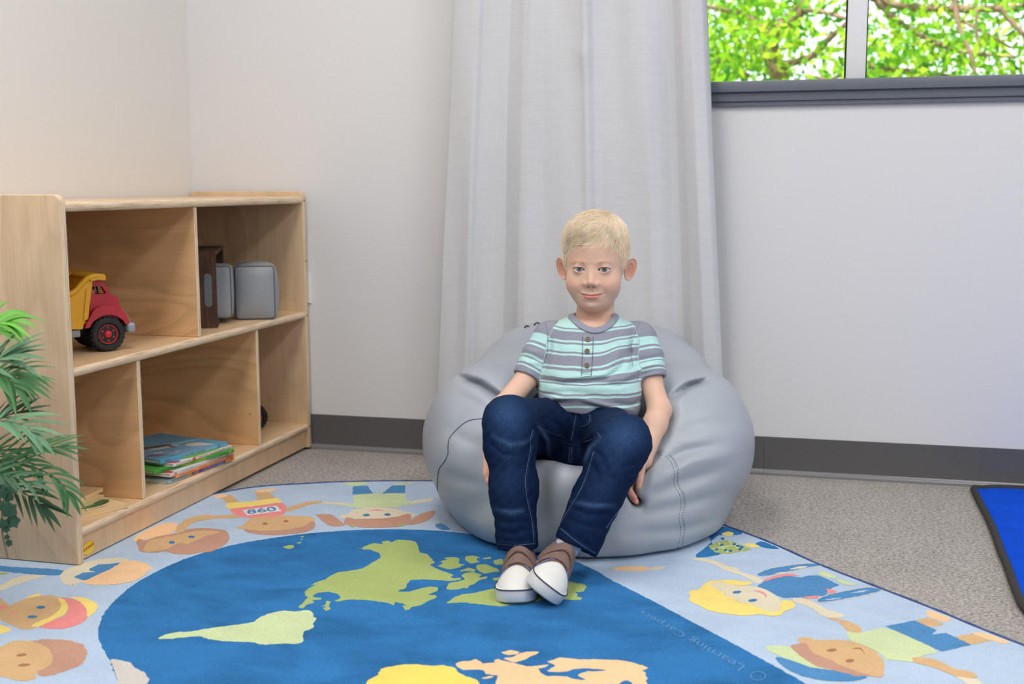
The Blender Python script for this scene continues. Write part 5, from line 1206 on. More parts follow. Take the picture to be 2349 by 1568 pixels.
def skin_rest(x, y, z):
    """all of the body below the neck; it stays under the clothes"""
    W_ = [WA, WB]
    d = torso(x, y, z)+.008
    d = smax(d, z-TZ[-1]+.004, .015); d = smax(d, -(z-PEL[2]+.05), .02)
    d = smin(d, scap(x, y, z, NECK1+[0, .012, -.03], NECK0, .043, .041), .02)
    for s in 'AB':
        d = smin(d, smin(arm(x, y, z, s), hand(x, y, z, s), .012), .015)
    for h_, k_, a_ in ((HA, KA, AA), (HB, KB, AB)):
        d = smin(d, schain(x, y, z, [h_, k_, a_+(k_-a_)*.06], [.052, .034, .021], .01), .02)
    return d
def boy_all(x, y, z, arms=True):
    d, sa, sb = shirt0(x, y, z)
    d = np.minimum(np.minimum(np.minimum(d, sa), sb), jeans(x, y, z))
    if arms:
        for s in 'AB': d = np.minimum(d, np.minimum(arm(x, y, z, s), hand(x, y, z, s)))
    return d
# ------------------------------------------------------------------ bean bag
M_bag = mat('bag_vinyl', (170, 177, 187), 0.40, bump=0.10, bscale=900, var=0.02, vscale=5, spec=0.45)
BX, BY = 0.174, 2.73
BAGFOLD = [([(1056, 866), (1100, 880), (1150, 912), (1180, 935)], .026, 7.5), ([(1050, 850), (1110, 858), (1170, 880)], -.006, 14), ([(1060, 890), (1100, 905), (1140, 935)], -.006, 12),
           ([(1622, 872), (1580, 884), (1540, 912)], .022, 7), ([(1625, 860), (1580, 868), (1535, 890)], -.004, 12), ([(1620, 890), (1580, 900), (1545, 925)], -.004, 12),
           ([(1545, 1000), (1600, 975), (1680, 968)], .004, 14), ([(1520, 1062), (1570, 1035), (1650, 1018)], .008, 12), ([(1535, 1085), (1590, 1055), (1680, 1040)], -.004, 14),
           ([(1480, 1140), (1560, 1105), (1660, 1075)], .005, 13), ([(1460, 1180), (1560, 1160), (1660, 1130)], .004, 13), ([(1440, 1225), (1560, 1215), (1650, 1190)], .003, 13),
           ([(1010, 1160), (1040, 1200), (1100, 1230)], .004, 14), ([(1006, 1175), (1030, 1185)], .006, 8), ([(1030, 985), (1070, 1010), (1108, 1020)], .004, 14), ([(1010, 1080), (1060, 1100), (1110, 1110)], .003, 16),
           ([(1085, 935), (1050, 965), (1018, 1000)], .004, 12), ([(1600, 800), (1560, 790), (1510, 800)], .003, 12), ([(1240, 1075), (1243, 1160), (1240, 1270)], .006, 16), ([(1470, 1010), (1500, 1045), (1515, 1040)], .006, 9)]
def bag(x, y, z):
    rho = np.sqrt(((x-BX)/.345)**2+((y-BY)/.388)**2)
    zc = (z-.105)/.150
    ang = np.arctan2(y-BY, x-BX)
    q = (rho**3.0+np.abs(zc)**3.4)**(1/3.2)
    base = (q-1)*.17
    d = base
    d = smin(d, sell(x, y, z, (-.045, 2.70, .215), (.155, .235, .150)), .07)
    d = smin(d, sell(x, y, z, (.395, 2.70, .215), (.155, .235, .150)), .07)
    d = smin(d, sell(x, y, z, (.110, 2.875, .265), (.215, .180, .185)), .06)
    d = smin(d, sell(x, y, z, (.295, 2.885, .260), (.205, .180, .180)), .06)
    d = smax(d, -sell(x, y, z, (.145, 2.53, .295), (.120, .22, .115)), .025)
    b_ = boy_all(x, y, z)
    d = smax(d, -(b_-.0015), .022)
    px, py = projL(x, y, z)
    d = d+grooves(px, py, BAGFOLD)*sstep(3.0, 2.85, y)+.0012*np.sin(px*.045+py*.02)*np.sin(py*.038-px*.012)
    d = smax(d, -(z-RUGT-.001), .012)
    d = np.maximum(d, .0018-b_)
    return d
BP, BF = nets(bag, (-.30, 2.20, -.01), (.66, 3.16, .52), .0045)
BP = relax(BP, BF, 2, .4)
bagt = thing('bean_bag', 'grey vinyl bean bag chair the seated boy sinks into', 'bean bag', tuple((LM @ Vector((BX, BY, RUGT)))), PSI)
build('cover', (BP, BF), [M_bag], bagt, smooth=180, M=LM)
BBV = bvh_of(BP, BF)
M_zip = mat('seam_black', (48, 52, 58), 0.5); M_stitch = mat('stitch_grey', (112, 117, 124), 0.6)
zipp = cspline([(1110, 960), (1092, 961), (1075, 965), (1060, 974), (1045, 988), (1032, 1004), (1028, 1022), (1028, 1040), (1020, 1058), (1008, 1074), (1004, 1100), (1003, 1130), (1003, 1148), (1012, 1166), (1006, 1184), (1006, 1195), (1016, 1215), (1030, 1234)], 5)
zp = drape(BBV, zipp, .0006)
build('zip_seam', MB().add(tube(zp, .00075, 6)), [M_zip], bagt, smooth=180, M=LM, label='thin black zip seam')
def k3(x, y): return (970+x/2.4506, 700+y/2.45)
M_stitch2 = mat('stitch_pale', (146, 151, 158), .6)
def stitches(pts, m=None):
    P2 = drape(BBV, cspline(pts, 14), .0003); b = MB()
    seg = np.linalg.norm(np.diff(P2, axis=0), axis=1); s = np.concatenate([[0], np.cumsum(seg)]); n = int(s[-1]/.0062)
    for i in range(n):
        a_, b_ = (i+.0)*.0062, (i+.52)*.0062
        q = np.array([[np.interp(t, s, P2[:, k]) for k in range(3)] for t in (a_, b_)]); b.add(tube(q, .0007, 5))
    return build('stitching', b, [m or M_stitch], bagt, M=LM)
outer = [k3(*q) for q in ((1322, 815), (1352, 845), (1388, 838), (1420, 872), (1440, 930), (1438, 1000), (1470, 1060), (1478, 1120), (1466, 1190), (1477, 1250), (1470, 1310), (1452, 1400), (1447, 1446))]
inner = [(x-11, y+2) for x, y in outer[2:]]
seamP = drape(BBV, cspline(outer[2:], 8), .0002); 
build('panel_seam', MB().add(tube(seamP, .0009, 6)), [M_bag], bagt, smooth=180, M=LM)
stitches([(x-3.5, y) for x, y in outer[2:]]); stitches(inner)
stitches([k3(1322, 822), k3(1350, 850)]); stitches([k3(1336, 812), k3(1362, 838)])

for pts in (((1203, 752), (1206, 748), (1210, 747), (1214, 750)), ((1225, 746), (1229, 741), (1234, 740), (1239, 744))):
    build('handle_edge', MB().add(tube(cspline([L(a, b, 2.845) for a, b in pts], 5), .0016, 6)), [M_zip], bagt, smooth=180, M=LM, label='dark edge of the carry handle')
# ------------------------------------------------------------------ the boy
FOOT = LM @ Vector((PEL[0], PEL[1], RUGT))
boy = thing('person', 'small blond boy in striped henley and jeans sitting back in the grey bean bag', 'person', tuple(FOOT), PSI)
EYX, EYY, EYZ, EYR = 27.0, -65.0, 0.0, 11.8
def ear_sdf(x, y, z, s):
    X = x*s
    e1 = np.array([.80, .60]); n = np.array([.60, -.80])
    px, py = X-75.0-.20*(z+9.0), y-12.0
    a = px*e1[0]+py*e1[1]; b = px*n[0]+py*n[1]; c = z+9.0
    wa = 14.5+0.07*c-0.0006*c*c
    rr = np.sqrt((a/np.maximum(wa, 5))**2+(c/25.5)**2)
    b0 = 6.5*rr**3-4.0+2.4*gs((rr-.60)/.13)*sstep(-20, -8, c)
    t = 1.5+1.5*gs((rr-.90)/.12)
    return smax((rr-1.0)*12.0, np.abs(b-b0)-t, 1.8)
def skull(x, y, z):
    d = sell(x, y, z, (0, 8, 37), (71.5, 86, 75))
    d = smin(d, sell(x, y, z, (0, -27, -22), (58.5, 52, 73)), 22)
    d = smin(d, sell(x, y, z, (0, -40, -66), (37, 33, 28)), 14)
    ax = np.abs(x)
    d = smin(d, sell(ax, y, z, (31, -46, -33), (27, 26, 29)), 12)
    d = smin(d, sell(ax, y, z, (34, -8, -44), (20, 36, 30)), 14)
    return d
def head_mm(x, y, z):
    d = skull(x, y, z)
    ax = np.abs(x); fr = sstep(0, -35, y)
    # brow, sockets, temples, cheeks, chin
    o = 1.6*gs((ax-25)/17)*gs((z-15)/6) - 3.7*gs((ax-27)/14)*gs((z-1)/10.0) + 0.4*gs((ax-27)/15)*gs((z+15)/6)
    o += 1.0*gs(x/26)*gs((z-48)/22) + 1.8*gs((ax-36)/14)*gs((z+36)/13) + 4.0*gs(x/14)*gs((z+82)/9) - 2.2*gs(x/16)*gs((z+70)/4.5)
    o += 2.4*gs(x/24)*gs((z+54)/13)
    # lips
    zm = -55.6+3.2*(ax/25.0)**2
    lw = np.clip(1-(ax/26.5)**2, 0, 1)
    o += 1.7*gs((z-zm-2.8+0.8*gs(x/4))/2.8)*lw + 2.9*gs((z-zm+4.4)/3.9)*np.clip(1-(ax/19.0)**2, 0, 1)
    o -= 2.0*gs((z-zm)/1.25)*np.clip(1.15-(ax/27)**4, 0, 1)*(ax < 28)
    o -= 1.3*gs(x/3.2)*gs((z+45)/4) 
    o -= 1.2*gs((ax-27.5)/3.2)*gs((z+52)/3.5)
    o -= 0.5*gs((ax-20-(-36-z)*.62)/4.5)*sstep(-30, -38, z)*sstep(-58, -46, z)
    d = d-o*fr
    # nose
    ns = scap(x, y, z, (0, -72.0, 0), (0, -79.5, -17), 5.0, 7.0)
    ns = smin(ns, sell(x, y, z, (0, -82.0, -27), (9.0, 9.4, 8.0)), 7)
    ns = smin(ns, sell(ax, y, z, (10.0, -78.5, -30.5), (5.6, 7.5, 5.2)), 5)
    d = smin(d, ns, 9.0)
    d = smax(d, -sell(ax, y, z, (5.8, -85.5, -36.6), (3.0, 4.6, 2.5)), 1.5)
    # lids over the eyeballs, opening in almond shape
    X = ax-EYX; r_ = np.sqrt(X*X+(y-EYY)**2+(z-EYZ)**2)
    d = smin(d, r_-(EYR+1.5), 7.0)
    u = np.clip(X/12.6, -1, 1)
    zu = 5.0*np.sqrt(np.clip(1-u*u, 0, 1))**1.15+0.5*u+.2; zl = -4.0*np.sqrt(np.clip(1-u*u, 0, 1))**1.25+0.5*u-0.3
    op = np.maximum(np.maximum(z-zu, zl-z), np.abs(X)-12.6)
    op = np.maximum(op, y-EYY+3.0)
    crease = 0.9*gs((z-7.3*np.sqrt(np.clip(1-(X/15)**2, 0, 1))-.6)/1.0)*(np.abs(X) < 13)*fr
    d = d+crease
    d = smax(d, -op, 0.8)
    # neck and ears
    nk0, nk1 = (0, 16, -55), NECKL
    d = smin(d, scap(x, y, z, nk0, nk1, 40.5, 43.0), 14)
    for s in (1, -1): d = smin(d, ear_sdf(x, y, z, s), 6.0)
    return d
_n = NECK1-HO; NECKL = tuple(float(_n@HR[:, i])*1000 for i in range(3))
NECKL = (NECKL[0], NECKL[1]+12, NECKL[2]-30)
def head_L(x, y, z): return head_mm(*to_head(x, y, z))/1000.0
HP, HF = nets(lambda x, y, z: head_mm(x*1000, y*1000, z*1000)/1000.0, (-.097, -.108, -.150), (.097, .105, .122), .00105)
Hm = HP*1000
def skin_cols(n): return np.tile(np.array(lin((228, 188, 166))[:3]), (n, 1))
hc = skin_cols(len(Hm)); x_, y_, z_ = Hm.T; ax_ = np.abs(x_)
def blend(c, col, w): return c+(np.array(lin(col)[:3])-c)*np.clip(w, 0, 1)[:, None]
front = sstep(-20, -50, y_)
hc = blend(hc, (234, 178, 156), .6*gs((ax_-38)/17)*gs((z_+34)/15)*front)
hc = blend(hc, (228, 168, 146), .55*gs(x_/13)*gs((z_+29)/10)*front)
hc = blend(hc, (222, 172, 150), .5*gs((ax_-27)/12)*gs((z_-8)/5)*front); hc = blend(hc, (226, 176, 158), .45*gs((ax_-26)/13)*gs((z_+9)/5)*front)
hc = blend(hc, (216, 172, 134), .55*gs((ax_-27)/15)*gs((z_-15.5-1.5*gs((ax_-30)/8))/3.2)*front)
zm_ = -55.6+3.2*(ax_/25.0)**2; up = np.clip(1-(ax_/25.5)**2, 0, 1)
uh = 3.9*np.sqrt(np.clip(1-(ax_/23.5)**2, 0, 1))-0.9*gs(x_/3.5)+.3*gs((ax_-5)/3); lh = 9.4*np.clip(1-(ax_/20.5)**2, 0, 1)**.7
lipm = sstep(uh+.7, uh-.9, z_-zm_)*sstep(-lh-1.2, -lh+1.0, z_-zm_)*sstep(24, 19, ax_)*front
hc = blend(hc, (222, 136, 128), .80*lipm); hc = blend(hc, (168, 92, 84), .7*gs((z_-zm_)/0.9)*sstep(26, 21, ax_)*front)
hc = blend(hc, (238, 178, 152), .6*sstep(68, 74, ax_)*(z_ < 22)*(z_ > -40)); hc = blend(hc, (206, 110, 92), .5*sstep(66, 70, ax_)*gs((z_+11)/11)*gs((y_-10)/9))
hc = blend(hc, (110, 56, 48), .8*gs((ax_-5.6)/2.6)*gs((z_+37)/2.2)*(y_ < -78))
u_ = np.clip((ax_-EYX)/12.6, -1, 1); lidz = 5.0*np.sqrt(np.clip(1-u_*u_, 0, 1))**1.15+.5*u_+.2
hc = blend(hc, (150, 100, 82), .75*gs((z_-lidz-.2)/.9)*(np.abs(ax_-EYX) < 13)*(y_ < -60)); hc = blend(hc, (214, 150, 138), .5*gs((z_+4.3)/1.3)*(np.abs(ax_-EYX) < 12)*(y_ < -60))
RP, RF = nets(skin_rest, (-.15, 2.18, .0), (.45, 2.76, .60), .0019)
RP = relax(RP, RF, 1, .3)
rc = skin_cols(len(RP))
for s in 'AB':
    W_ = WA if s == 'A' else WB; E_ = EA if s == 'A' else EB; f_ = (W_-E_)/np.linalg.norm(W_-E_); tt = (RP-W_)@f_
    near = np.linalg.norm(RP-W_, axis=1) < .16
    rc = blend(rc, (232, 168, 146), .6*sstep(.0, .07, tt)*near); rc = blend(rc, (230, 150, 130), .5*sstep(.06, .10, tt)*near)
HL = HO+HP@HR.T
M_skin = mat('skin', (230, 190, 164), 0.50, attr=True, sss=0.12, spec=0.35, bump=0.04, bscale=700)
VV = np.concatenate([HL, RP]); FF = np.concatenate([HF, RF+len(HL)])
body = build('body', (VV, FF), [M_skin], boy, smooth=180, M=LM, cols=np.concatenate([hc, rc]))
HBV = bvh_of(HL, HF)
# eyes: eyeball with iris and pupil as its own rings, glossy front
M_eye = mat('eyeball', (255, 255, 255), 0.06, attr=True, spec=0.6, coat=1.0)
def eye(s):
    prof = []; cols = []
    for a in np.concatenate([np.linspace(.002, .20, 8), np.linspace(.205, .52, 18), np.linspace(.525, .60, 5), np.linspace(.62, math.pi-.02, 22)]):
        bulge = 0.0
        prof.append(((EYR+bulge)*math.sin(a), (EYR+bulge)*math.cos(a)))
        t = a
        if t < .195: c = (14, 16, 22)
        elif t < .50: c = (106, 116, 132) if t < .40 else (84, 93, 110)
        elif t < .545: c = (50, 58, 74)
        else: c = (226, 222, 220)
        if .195 <= t < .27: c = (104, 118, 130)
        cols.append(lin(c)[:3])
    n = 40; v, f = lathe(prof, n); v = np.array(v)
    col = np.repeat(np.array(cols), n, 0)
    a_ = np.tile(np.arange(n), len(prof)); k = (np.repeat(np.array([q[0] for q in prof]), n) > 2.6) & (np.repeat(np.array([q[0] for q in prof]), n) < 5.9) & (v[:, 2] > 0)
    col[k] *= (0.86+0.28*RNG.random(n))[a_[k]][:, None]
    # pole toward the viewer: local -y, looking at the lens
    tgt = np.array(to_head(np.array(0.0), np.array(0.0), np.array(CAMH))); ctr = np.array([s*EYX, EYY, EYZ]); dz = tgt-ctr; dz /= np.linalg.norm(dz)
    dx = np.cross([0, 0, 1.0], dz); dx /= np.linalg.norm(dx); dy = np.cross(dz, dx)
    w_ = ctr+v[:, :1]*dx+v[:, 1:2]*dy+v[:, 2:]*dz
    ob = build('eye', (HO+w_/1000@HR.T, f), [M_eye], boy, smooth=180, M=LM, cols=col, label='blue-grey eye')
    return ob
eye(1); eye(-1)
# ------------------------------------------------------------------ hair
def hairline(x, y):
    ph = np.degrees(np.abs(np.arctan2(x, -y)))
    side = np.where(x > 0, 1.0, 0.0)
    zl = np.interp(ph, [0, 18, 32, 42, 52, 60, 76, 84, 92, 104, 118, 135, 160, 180], [53, 53, 51, 46, 28, 2, -16, -12, 14, 12, -20, -42, -52, -54])
    zl2 = np.interp(ph, [0, 12, 22, 32, 42, 52, 60, 76, 84, 92, 104, 118, 135, 160, 180], [54, 58, 64, 60, 44, 24, 2, -18, -12, 14, 12, -20, -42, -52, -54])
    return np.where(x > 0, zl2, zl)
def hair_t(x, y, z):
    top = sstep(35, 95, z); t = 3.2+6.3*top
    t = t+0.0*gs((z-62)/14)*sstep(-20, -60, y)*(np.abs(x) < 55)
    e = z-hairline(x, y)
    return t*sstep(-1.5, 15.0+19*sstep(-20, -55, y), e)-3.0*(1-sstep(-3.0, 1.5, e))
def hair_mm(x, y, z):
    d = sell(x, y, z, (0, 8, 37), (71.5, 86, 75)); d = smin(d, sell(x, y, z, (0, -27, -22), (61, 52, 73)), 22)
    return d-hair_t(x, y, z)
CP, CF_ = nets(lambda x, y, z: hair_mm(x*1000, y*1000, z*1000)/1000., (-.090, -.105, -.070), (.090, .115, .135), .0018)
cm = CP*1000
keep = (cm[:, 2]-hairline(cm[:, 0], cm[:, 1])) > -2.5
fk = keep[CF_].all(1); CFk = CF_[fk]
used_ = np.unique(CFk); rem = np.full(len(CP), -1); rem[used_] = np.arange(len(used_)); CPk = CP[used_]; CFk = rem[CFk]
M_hair = mat('blond_hair', (236, 208, 158), 0.42, attr=True, var=0.10, vscale=60, spec=0.4, sheen=0.0)
hcap = np.tile(np.array(lin((248, 220, 182))[:3]), (len(CPk), 1))
hair = build('hair', (HO+CPk@HR.T, CFk), [M_hair], boy, smooth=180, M=LM, cols=hcap, label='short blond hair')
def grad_mm(fn, p, e=.6):
    g = np.stack([fn(p[:, 0]+e*(i == 0), p[:, 1]+e*(i == 1), p[:, 2]+e*(i == 2))-fn(p[:, 0]-e*(i == 0), p[:, 1]-e*(i == 1), p[:, 2]-e*(i == 2)) for i in range(3)], 1)
    return g/(np.linalg.norm(g, axis=1)[:, None]+1e-9)
def strands(n, rg):
    p = CPk[rg.integers(0, len(CPk), n)]*1000+rg.normal(0, .5, (n, 3))
    e = p[:, 2]-hairline(p[:, 0], p[:, 1]); p = p[(e > 1.0)]; n = len(p)
    top = sstep(38, 66, p[:, 2]); top = top*sstep(75, 45, np.abs(p[:, 0]-(-6)))
    ln = (9+27*top)*rg.uniform(.7, 1.2, n)*np.where(p[:, 2] < 20, .75, 1)
    sweep = np.stack([np.full(n, -.86), np.full(n, -.42), np.full(n, -.30)], 1)
    right = sstep(12, 40, p[:, 0])[:, None]
    sweep = sweep*(1-right)+np.array([-.35, -.40, -.85])*right
    bk = sstep(20, 60, p[:, 1])[:, None]; sweep = sweep*(1-bk)+np.array([-.3, .5, -.8])*bk
    sidev = np.stack([-.05*np.sign(p[:, 0]), np.where(p[:, 1] < 20, -.28, .15), np.full(n, -1.0)], 1)
    d0 = sweep*top[:, None]+sidev*(1-top[:, None])+rg.normal(0, .13, (n, 3))
    K = 6; Q = [p]; q = p
    clump = rg.uniform(.2, 1.7, n)
    for i in range(1, K):
        g = grad_mm(hair_mm, q); t = d0-g*(d0*g).sum(1)[:, None]; t /= np.linalg.norm(t, axis=1)[:, None]+1e-9
        q = q+t*(ln/(K-1))[:, None]
        off = hair_mm(*q.T); lift = (0.25+clump*(i/(K-1)))*np.where(top > .3, 1, .5)
        inh = (q[:, 2]-hairline(q[:, 0], q[:, 1])) > 2
        q = q+grad_mm(hair_mm, q)*np.where(inh, lift-off, np.clip(1.0-skull(*q.T), 0, 2))[:, None]
        Q.append(q)
    Q = np.stack(Q, 1)                                     # n,K,3
    r = np.linspace(1, .25, K)*np.array([.58])
    T = np.gradient(Q, axis=1); T /= np.linalg.norm(T, axis=2)[:, :, None]+1e-9
    U = np.cross(T, np.array([.3, -.5, .8])); U /= np.linalg.norm(U, axis=2)[:, :, None]+1e-9; W_ = np.cross(T, U)
    V = np.stack([Q+r[None, :, None]*(math.cos(a)*U+math.sin(a)*W_) for a in (0, 2.094, 4.189)], 2)   # n,K,3,3
    idx = np.arange(n*K*3).reshape(n, K, 3)
    F = np.concatenate([np.stack([idx[:, :-1, j], idx[:, :-1, (j+1) % 3], idx[:, 1:, (j+1) % 3], idx[:, 1:, j]], -1).reshape(-1, 4) for j in range(3)])
    pal = np.array([lin(c)[:3] for c in ((255, 240, 216), (252, 228, 194), (255, 249, 236), (244, 214, 174), (254, 235, 206))])
    c = pal[rg.integers(0, 5, n)]*rg.uniform(.88, 1.08, (n, 1))
    return V.reshape(-1, 3), F, np.repeat(c, K*3, 0)
sv_, sf_, scl_ = strands(9500, np.random.default_rng(3))
build('hair_strands', (HO+sv_/1000@HR.T, sf_), [M_hair], hair, smooth=180, M=LM, cols=scl_)
# brows and lashes
rg = np.random.default_rng(8)
M_brow = mat('brow_hair', (226, 190, 148), 0.6); M_lash = mat('lash', (104, 76, 58), 0.6)
for s in (1, -1):
    bw = MB()
    for i in range(60):
        t = rg.uniform(0, 1); X = 13+t*27; Z = 13.5+4.2*math.sin(min(1, t*1.15)*2.3)-1.5*t+rg.normal(0, .9)
        h = HBV.ray_cast(Vector(HO+np.array([s*X, -140, Z])/1000@HR.T), Vector(HR@np.array([0, 1.0, 0])))
        if h[0] is None: continue
        a = np.array(h[0]); dv = HR@np.array([s*.9, -.10, .35-.6*t])*.0048
        bw.add(tube([a, a+dv*.5+HR@np.array([0, -.0004, 0]), a+dv], [.00015, .00014, .00008], 4))
    build('eyebrow', bw, [M_brow], hair, M=LM)
for s in (1, -1):
    lb = MB(); pts = []
    for t in np.linspace(-1, 1, 19):
        X = t*12.4; z = 5.0*math.sqrt(max(0, 1-t*t))**1.15+.5*t+.15
        yy = EYY-math.sqrt(max(1, (EYR+1.1)**2-X*X-z*z)); pts.append(HO+np.array([s*(EYX+X), yy, z])/1000@HR.T)
    lb.add(tube(cspline(pts, 2), .00045, 5))
    for k, t in enumerate(np.linspace(-.85, .95, 16)):
        X = t*12.4; z = 5.0*math.sqrt(max(0, 1-t*t))**1.15+.5*t+.15; yy = EYY-math.sqrt(max(1, (EYR+1.3)**2-X*X-z*z))
        a = np.array([s*(EYX+X), yy, z]); b = a+np.array([s*t*2.0, -3.0, 1.4]); lb.add(tube([HO+a/1000@HR.T, HO+b/1000@HR.T], [.00018, .00008], 4))
    build('eyelashes', lb, [M_lash], boy, M=LM)
# ------------------------------------------------------------------ shirt
ptab = np.linspace(700, 1000, 61); yft = np.interp(ptab, [t[0] for t in TS][::-1], [t[3] for t in TS][::-1])
ztab = np.array([L(1345, a, b)[2] for a, b in zip(ptab, yft)])
def stripe(P):
    x, y, z = P.T; d, sa, sb = shirt0(x, y, z); px, py = projL(x, y, z)
    pe = np.interp(z, ztab[::-1], ptab[::-1]); c = (pe-700)*3.92
    c = c-16*gs((px-1345)/55)*sstep(560, 300, c)+3*np.sin(px*.06+c*.01)+2*np.sin(px*.13)
    c = c+72*sstep(1365, 1440, px)*gs((c-480)/190)
    c = c-14*sstep(1400, 1470, px)*sstep(640, 700, c)
    v = np.clip(c, 0, 1000)/1000*.62
    tA = ((P-SA)@(CAe-SA))/((CAe-SA)@(CAe-SA)); tB = ((P-SB)@(CBe-SB))/((CBe-SB)@(CBe-SB))
    v = np.where((sa < d), .66+.32*np.clip(tA, 0, 1.03), v); v = np.where((sb < d) & (sb < sa), .66+.32*np.clip(tB, 0, 1.03), v)
    return v
def shirtmat(name='striped_jersey'):
    m, N, K, P = _m(name); at = N.new('ShaderNodeAttribute'); at.attribute_name = 'stripe'
    A_ = lin((186, 228, 226)); G_ = lin((146, 149, 164))
    tors = [(0, G_), (118, A_), (190, G_), (206, A_), (222, G_), (303, A_), (324, G_), (342, A_), (414, G_), (432, A_), (450, G_), (545, A_), (562, G_), (590, A_), (655, G_), (695, A_), (708, G_), (724, A_), (800, G_), (814, A_), (832, G_), (905, A_), (925, G_)]
    slv = [(-.02, G_), (.10, A_), (.30, G_), (.36, A_), (.41, G_), (.62, A_), (.66, G_), (.69, A_), (.80, G_), (.845, A_)]
    st = [(a/1000*.62, c) for a, c in tors]+[(.66+.32*a, c) for a, c in slv if a > -.5]
    r1 = N.new('ShaderNodeValToRGB'); K.new(at.outputs['Fac'], r1.inputs[0]); r1.color_ramp.interpolation = 'CONSTANT'
    e = r1.color_ramp.elements
    t1 = [q for q in st if q[0] < .64]
    while len(e) < len(t1): e.new(.99)
    for i, (p_, c) in enumerate(t1): e[i].position = p_; e[i].color = c
    r2 = N.new('ShaderNodeValToRGB'); K.new(at.outputs['Fac'], r2.inputs[0]); r2.color_ramp.interpolation = 'CONSTANT'
    t2 = [q for q in st if q[0] >= .64]+[(.66+.32*.885, G_)]; e = r2.color_ramp.elements
    while len(e) < len(t2): e.new(.99)
    for i, (p_, c) in enumerate(t2): e[i].position = p_; e[i].color = c
    gt = N.new('ShaderNodeMath'); gt.operation = 'GREATER_THAN'; gt.inputs[1].default_value = .635; K.new(at.outputs['Fac'], gt.inputs[0])
    col = _mix(N, K, r1.outputs[0], r2.outputs[0], gt.outputs[0])
    # slub yarn: short level streaks
    nz = _noise(N, K, 26, 4, (3, 3, 42), 'Object', 0.65); rr = _ramp(N, K, nz.outputs[0], [(.3, (.86, .86, .88, 1)), (.5, (1, 1, 1, 1)), (.75, (1.08, 1.08, 1.07, 1))])
    K.new(_mix(N, K, col, rr.outputs[0], 1.0, 'MULTIPLY'), P.inputs['Base Color']); P.inputs['Roughness'].default_value = .85; P.inputs['Specular IOR Level'].default_value = .2
    P.inputs['Sheen Weight'].default_value = .15
    _bump(N, K, P, nz.outputs[0], .15, .001); return m
M_shirt = shirtmat(); M_rib = mat('grey_rib', (146, 149, 164), .85, var=.08, vscale=300, bump=.15, bscale=900)
M_thread = mat('shirt_thread', (112, 114, 132), .8)
SP, SF = nets(shirt, (-.15, 2.38, .20), (.45, 2.76, .56), .0019); SP = relax(SP, SF, 2, .4)
sh = build('shirt', (SP, SF), [M_shirt], boy, smooth=180, M=LM, attrs={'stripe': stripe(SP)}, label='aqua and grey striped short-sleeved henley')
SBV = bvh_of(SP, SF)
def band(pts, nrm, w0, w1, t, closed=True, nw=5):
    """flat cloth band along a path lying on a surface; w0/w1 offsets to either side"""
    P = np.asarray(pts, float); n = len(P)
    T = np.roll(P, -1, 0)-np.roll(P, 1, 0) if closed else np.gradient(P, axis=0)
    T /= np.linalg.norm(T, axis=1)[:, None]; S_ = np.cross(T, nrm); S_ /= np.linalg.norm(S_, axis=1)[:, None]
    pr = [(w0, -.3*t), (w0, .7*t), (w0+(w1-w0)*.15, t), (w0+(w1-w0)*.85, t), (w1, .7*t), (w1, -.3*t)]
    k = len(pr); V = np.stack([P+S_*a+nrm*b for a, b in pr], 1).reshape(-1, 3); F = []
    for i in range(n if closed else n-1):
        for j in range(k-1):
            i2 = (i+1) % n; F.append((i*k+j, i*k+j+1, i2*k+j+1, i2*k+j))
    return V, F
# collar: where the shirt meets the neck opening
axN = np.array([0, -.42, .907]); c0 = NHC+np.array([0, .0, -.02])
e1 = np.array([1.0, 0, 0]); e2 = np.cross(axN, e1)
rim = []
fsh = lambda Q: np.minimum(np.minimum(shirt0(*Q.T)[0], shirt0(*Q.T)[1]), shirt0(*Q.T)[2])
for a in np.linspace(0, 2*np.pi, 73)[:-1]:
    # walk over the wall of the opening from above until it enters the shirt
    th_ = np.linspace(1.2, -1.5, 400); q = []
    for t in th_: q.append(NHC+np.array([.0475*math.cos(t)*math.cos(a), .072*math.cos(t)*math.sin(a), .060*math.sin(t)]))
    q = np.array(q); dd = fsh(q); i = int(np.argmax(dd < 0)); rim.append(q[i])
rim = np.array(rim)
for _ in range(4): rim = (np.roll(rim, 1, 0)+rim*2+np.roll(rim, -1, 0))/4
def sh_n(P, e=.002):
    f = fsh
    g = np.stack([f(P+np.eye(3)[i]*e)-f(P-np.eye(3)[i]*e) for i in range(3)], 1); return g/np.linalg.norm(g, axis=1)[:, None]
rnorm = sh_n(rim); outw = rim-(c0+((rim-c0)@axN)[:, None]*axN); outw /= np.linalg.norm(outw, axis=1)[:, None]
rnorm = rnorm*.85+axN*.25; rnorm /= np.linalg.norm(rnorm, axis=1)[:, None]
Tt = np.roll(rim, -1, 0)-np.roll(rim, 1, 0); sgn = np.sign((np.cross(Tt, rnorm)*outw).sum(1).mean())
v, f = band(rim, rnorm, -.004*sgn, .0105*sgn, .0030); build('collar', (v, f), [M_rib], sh, smooth=50, M=LM, label='grey neckband')
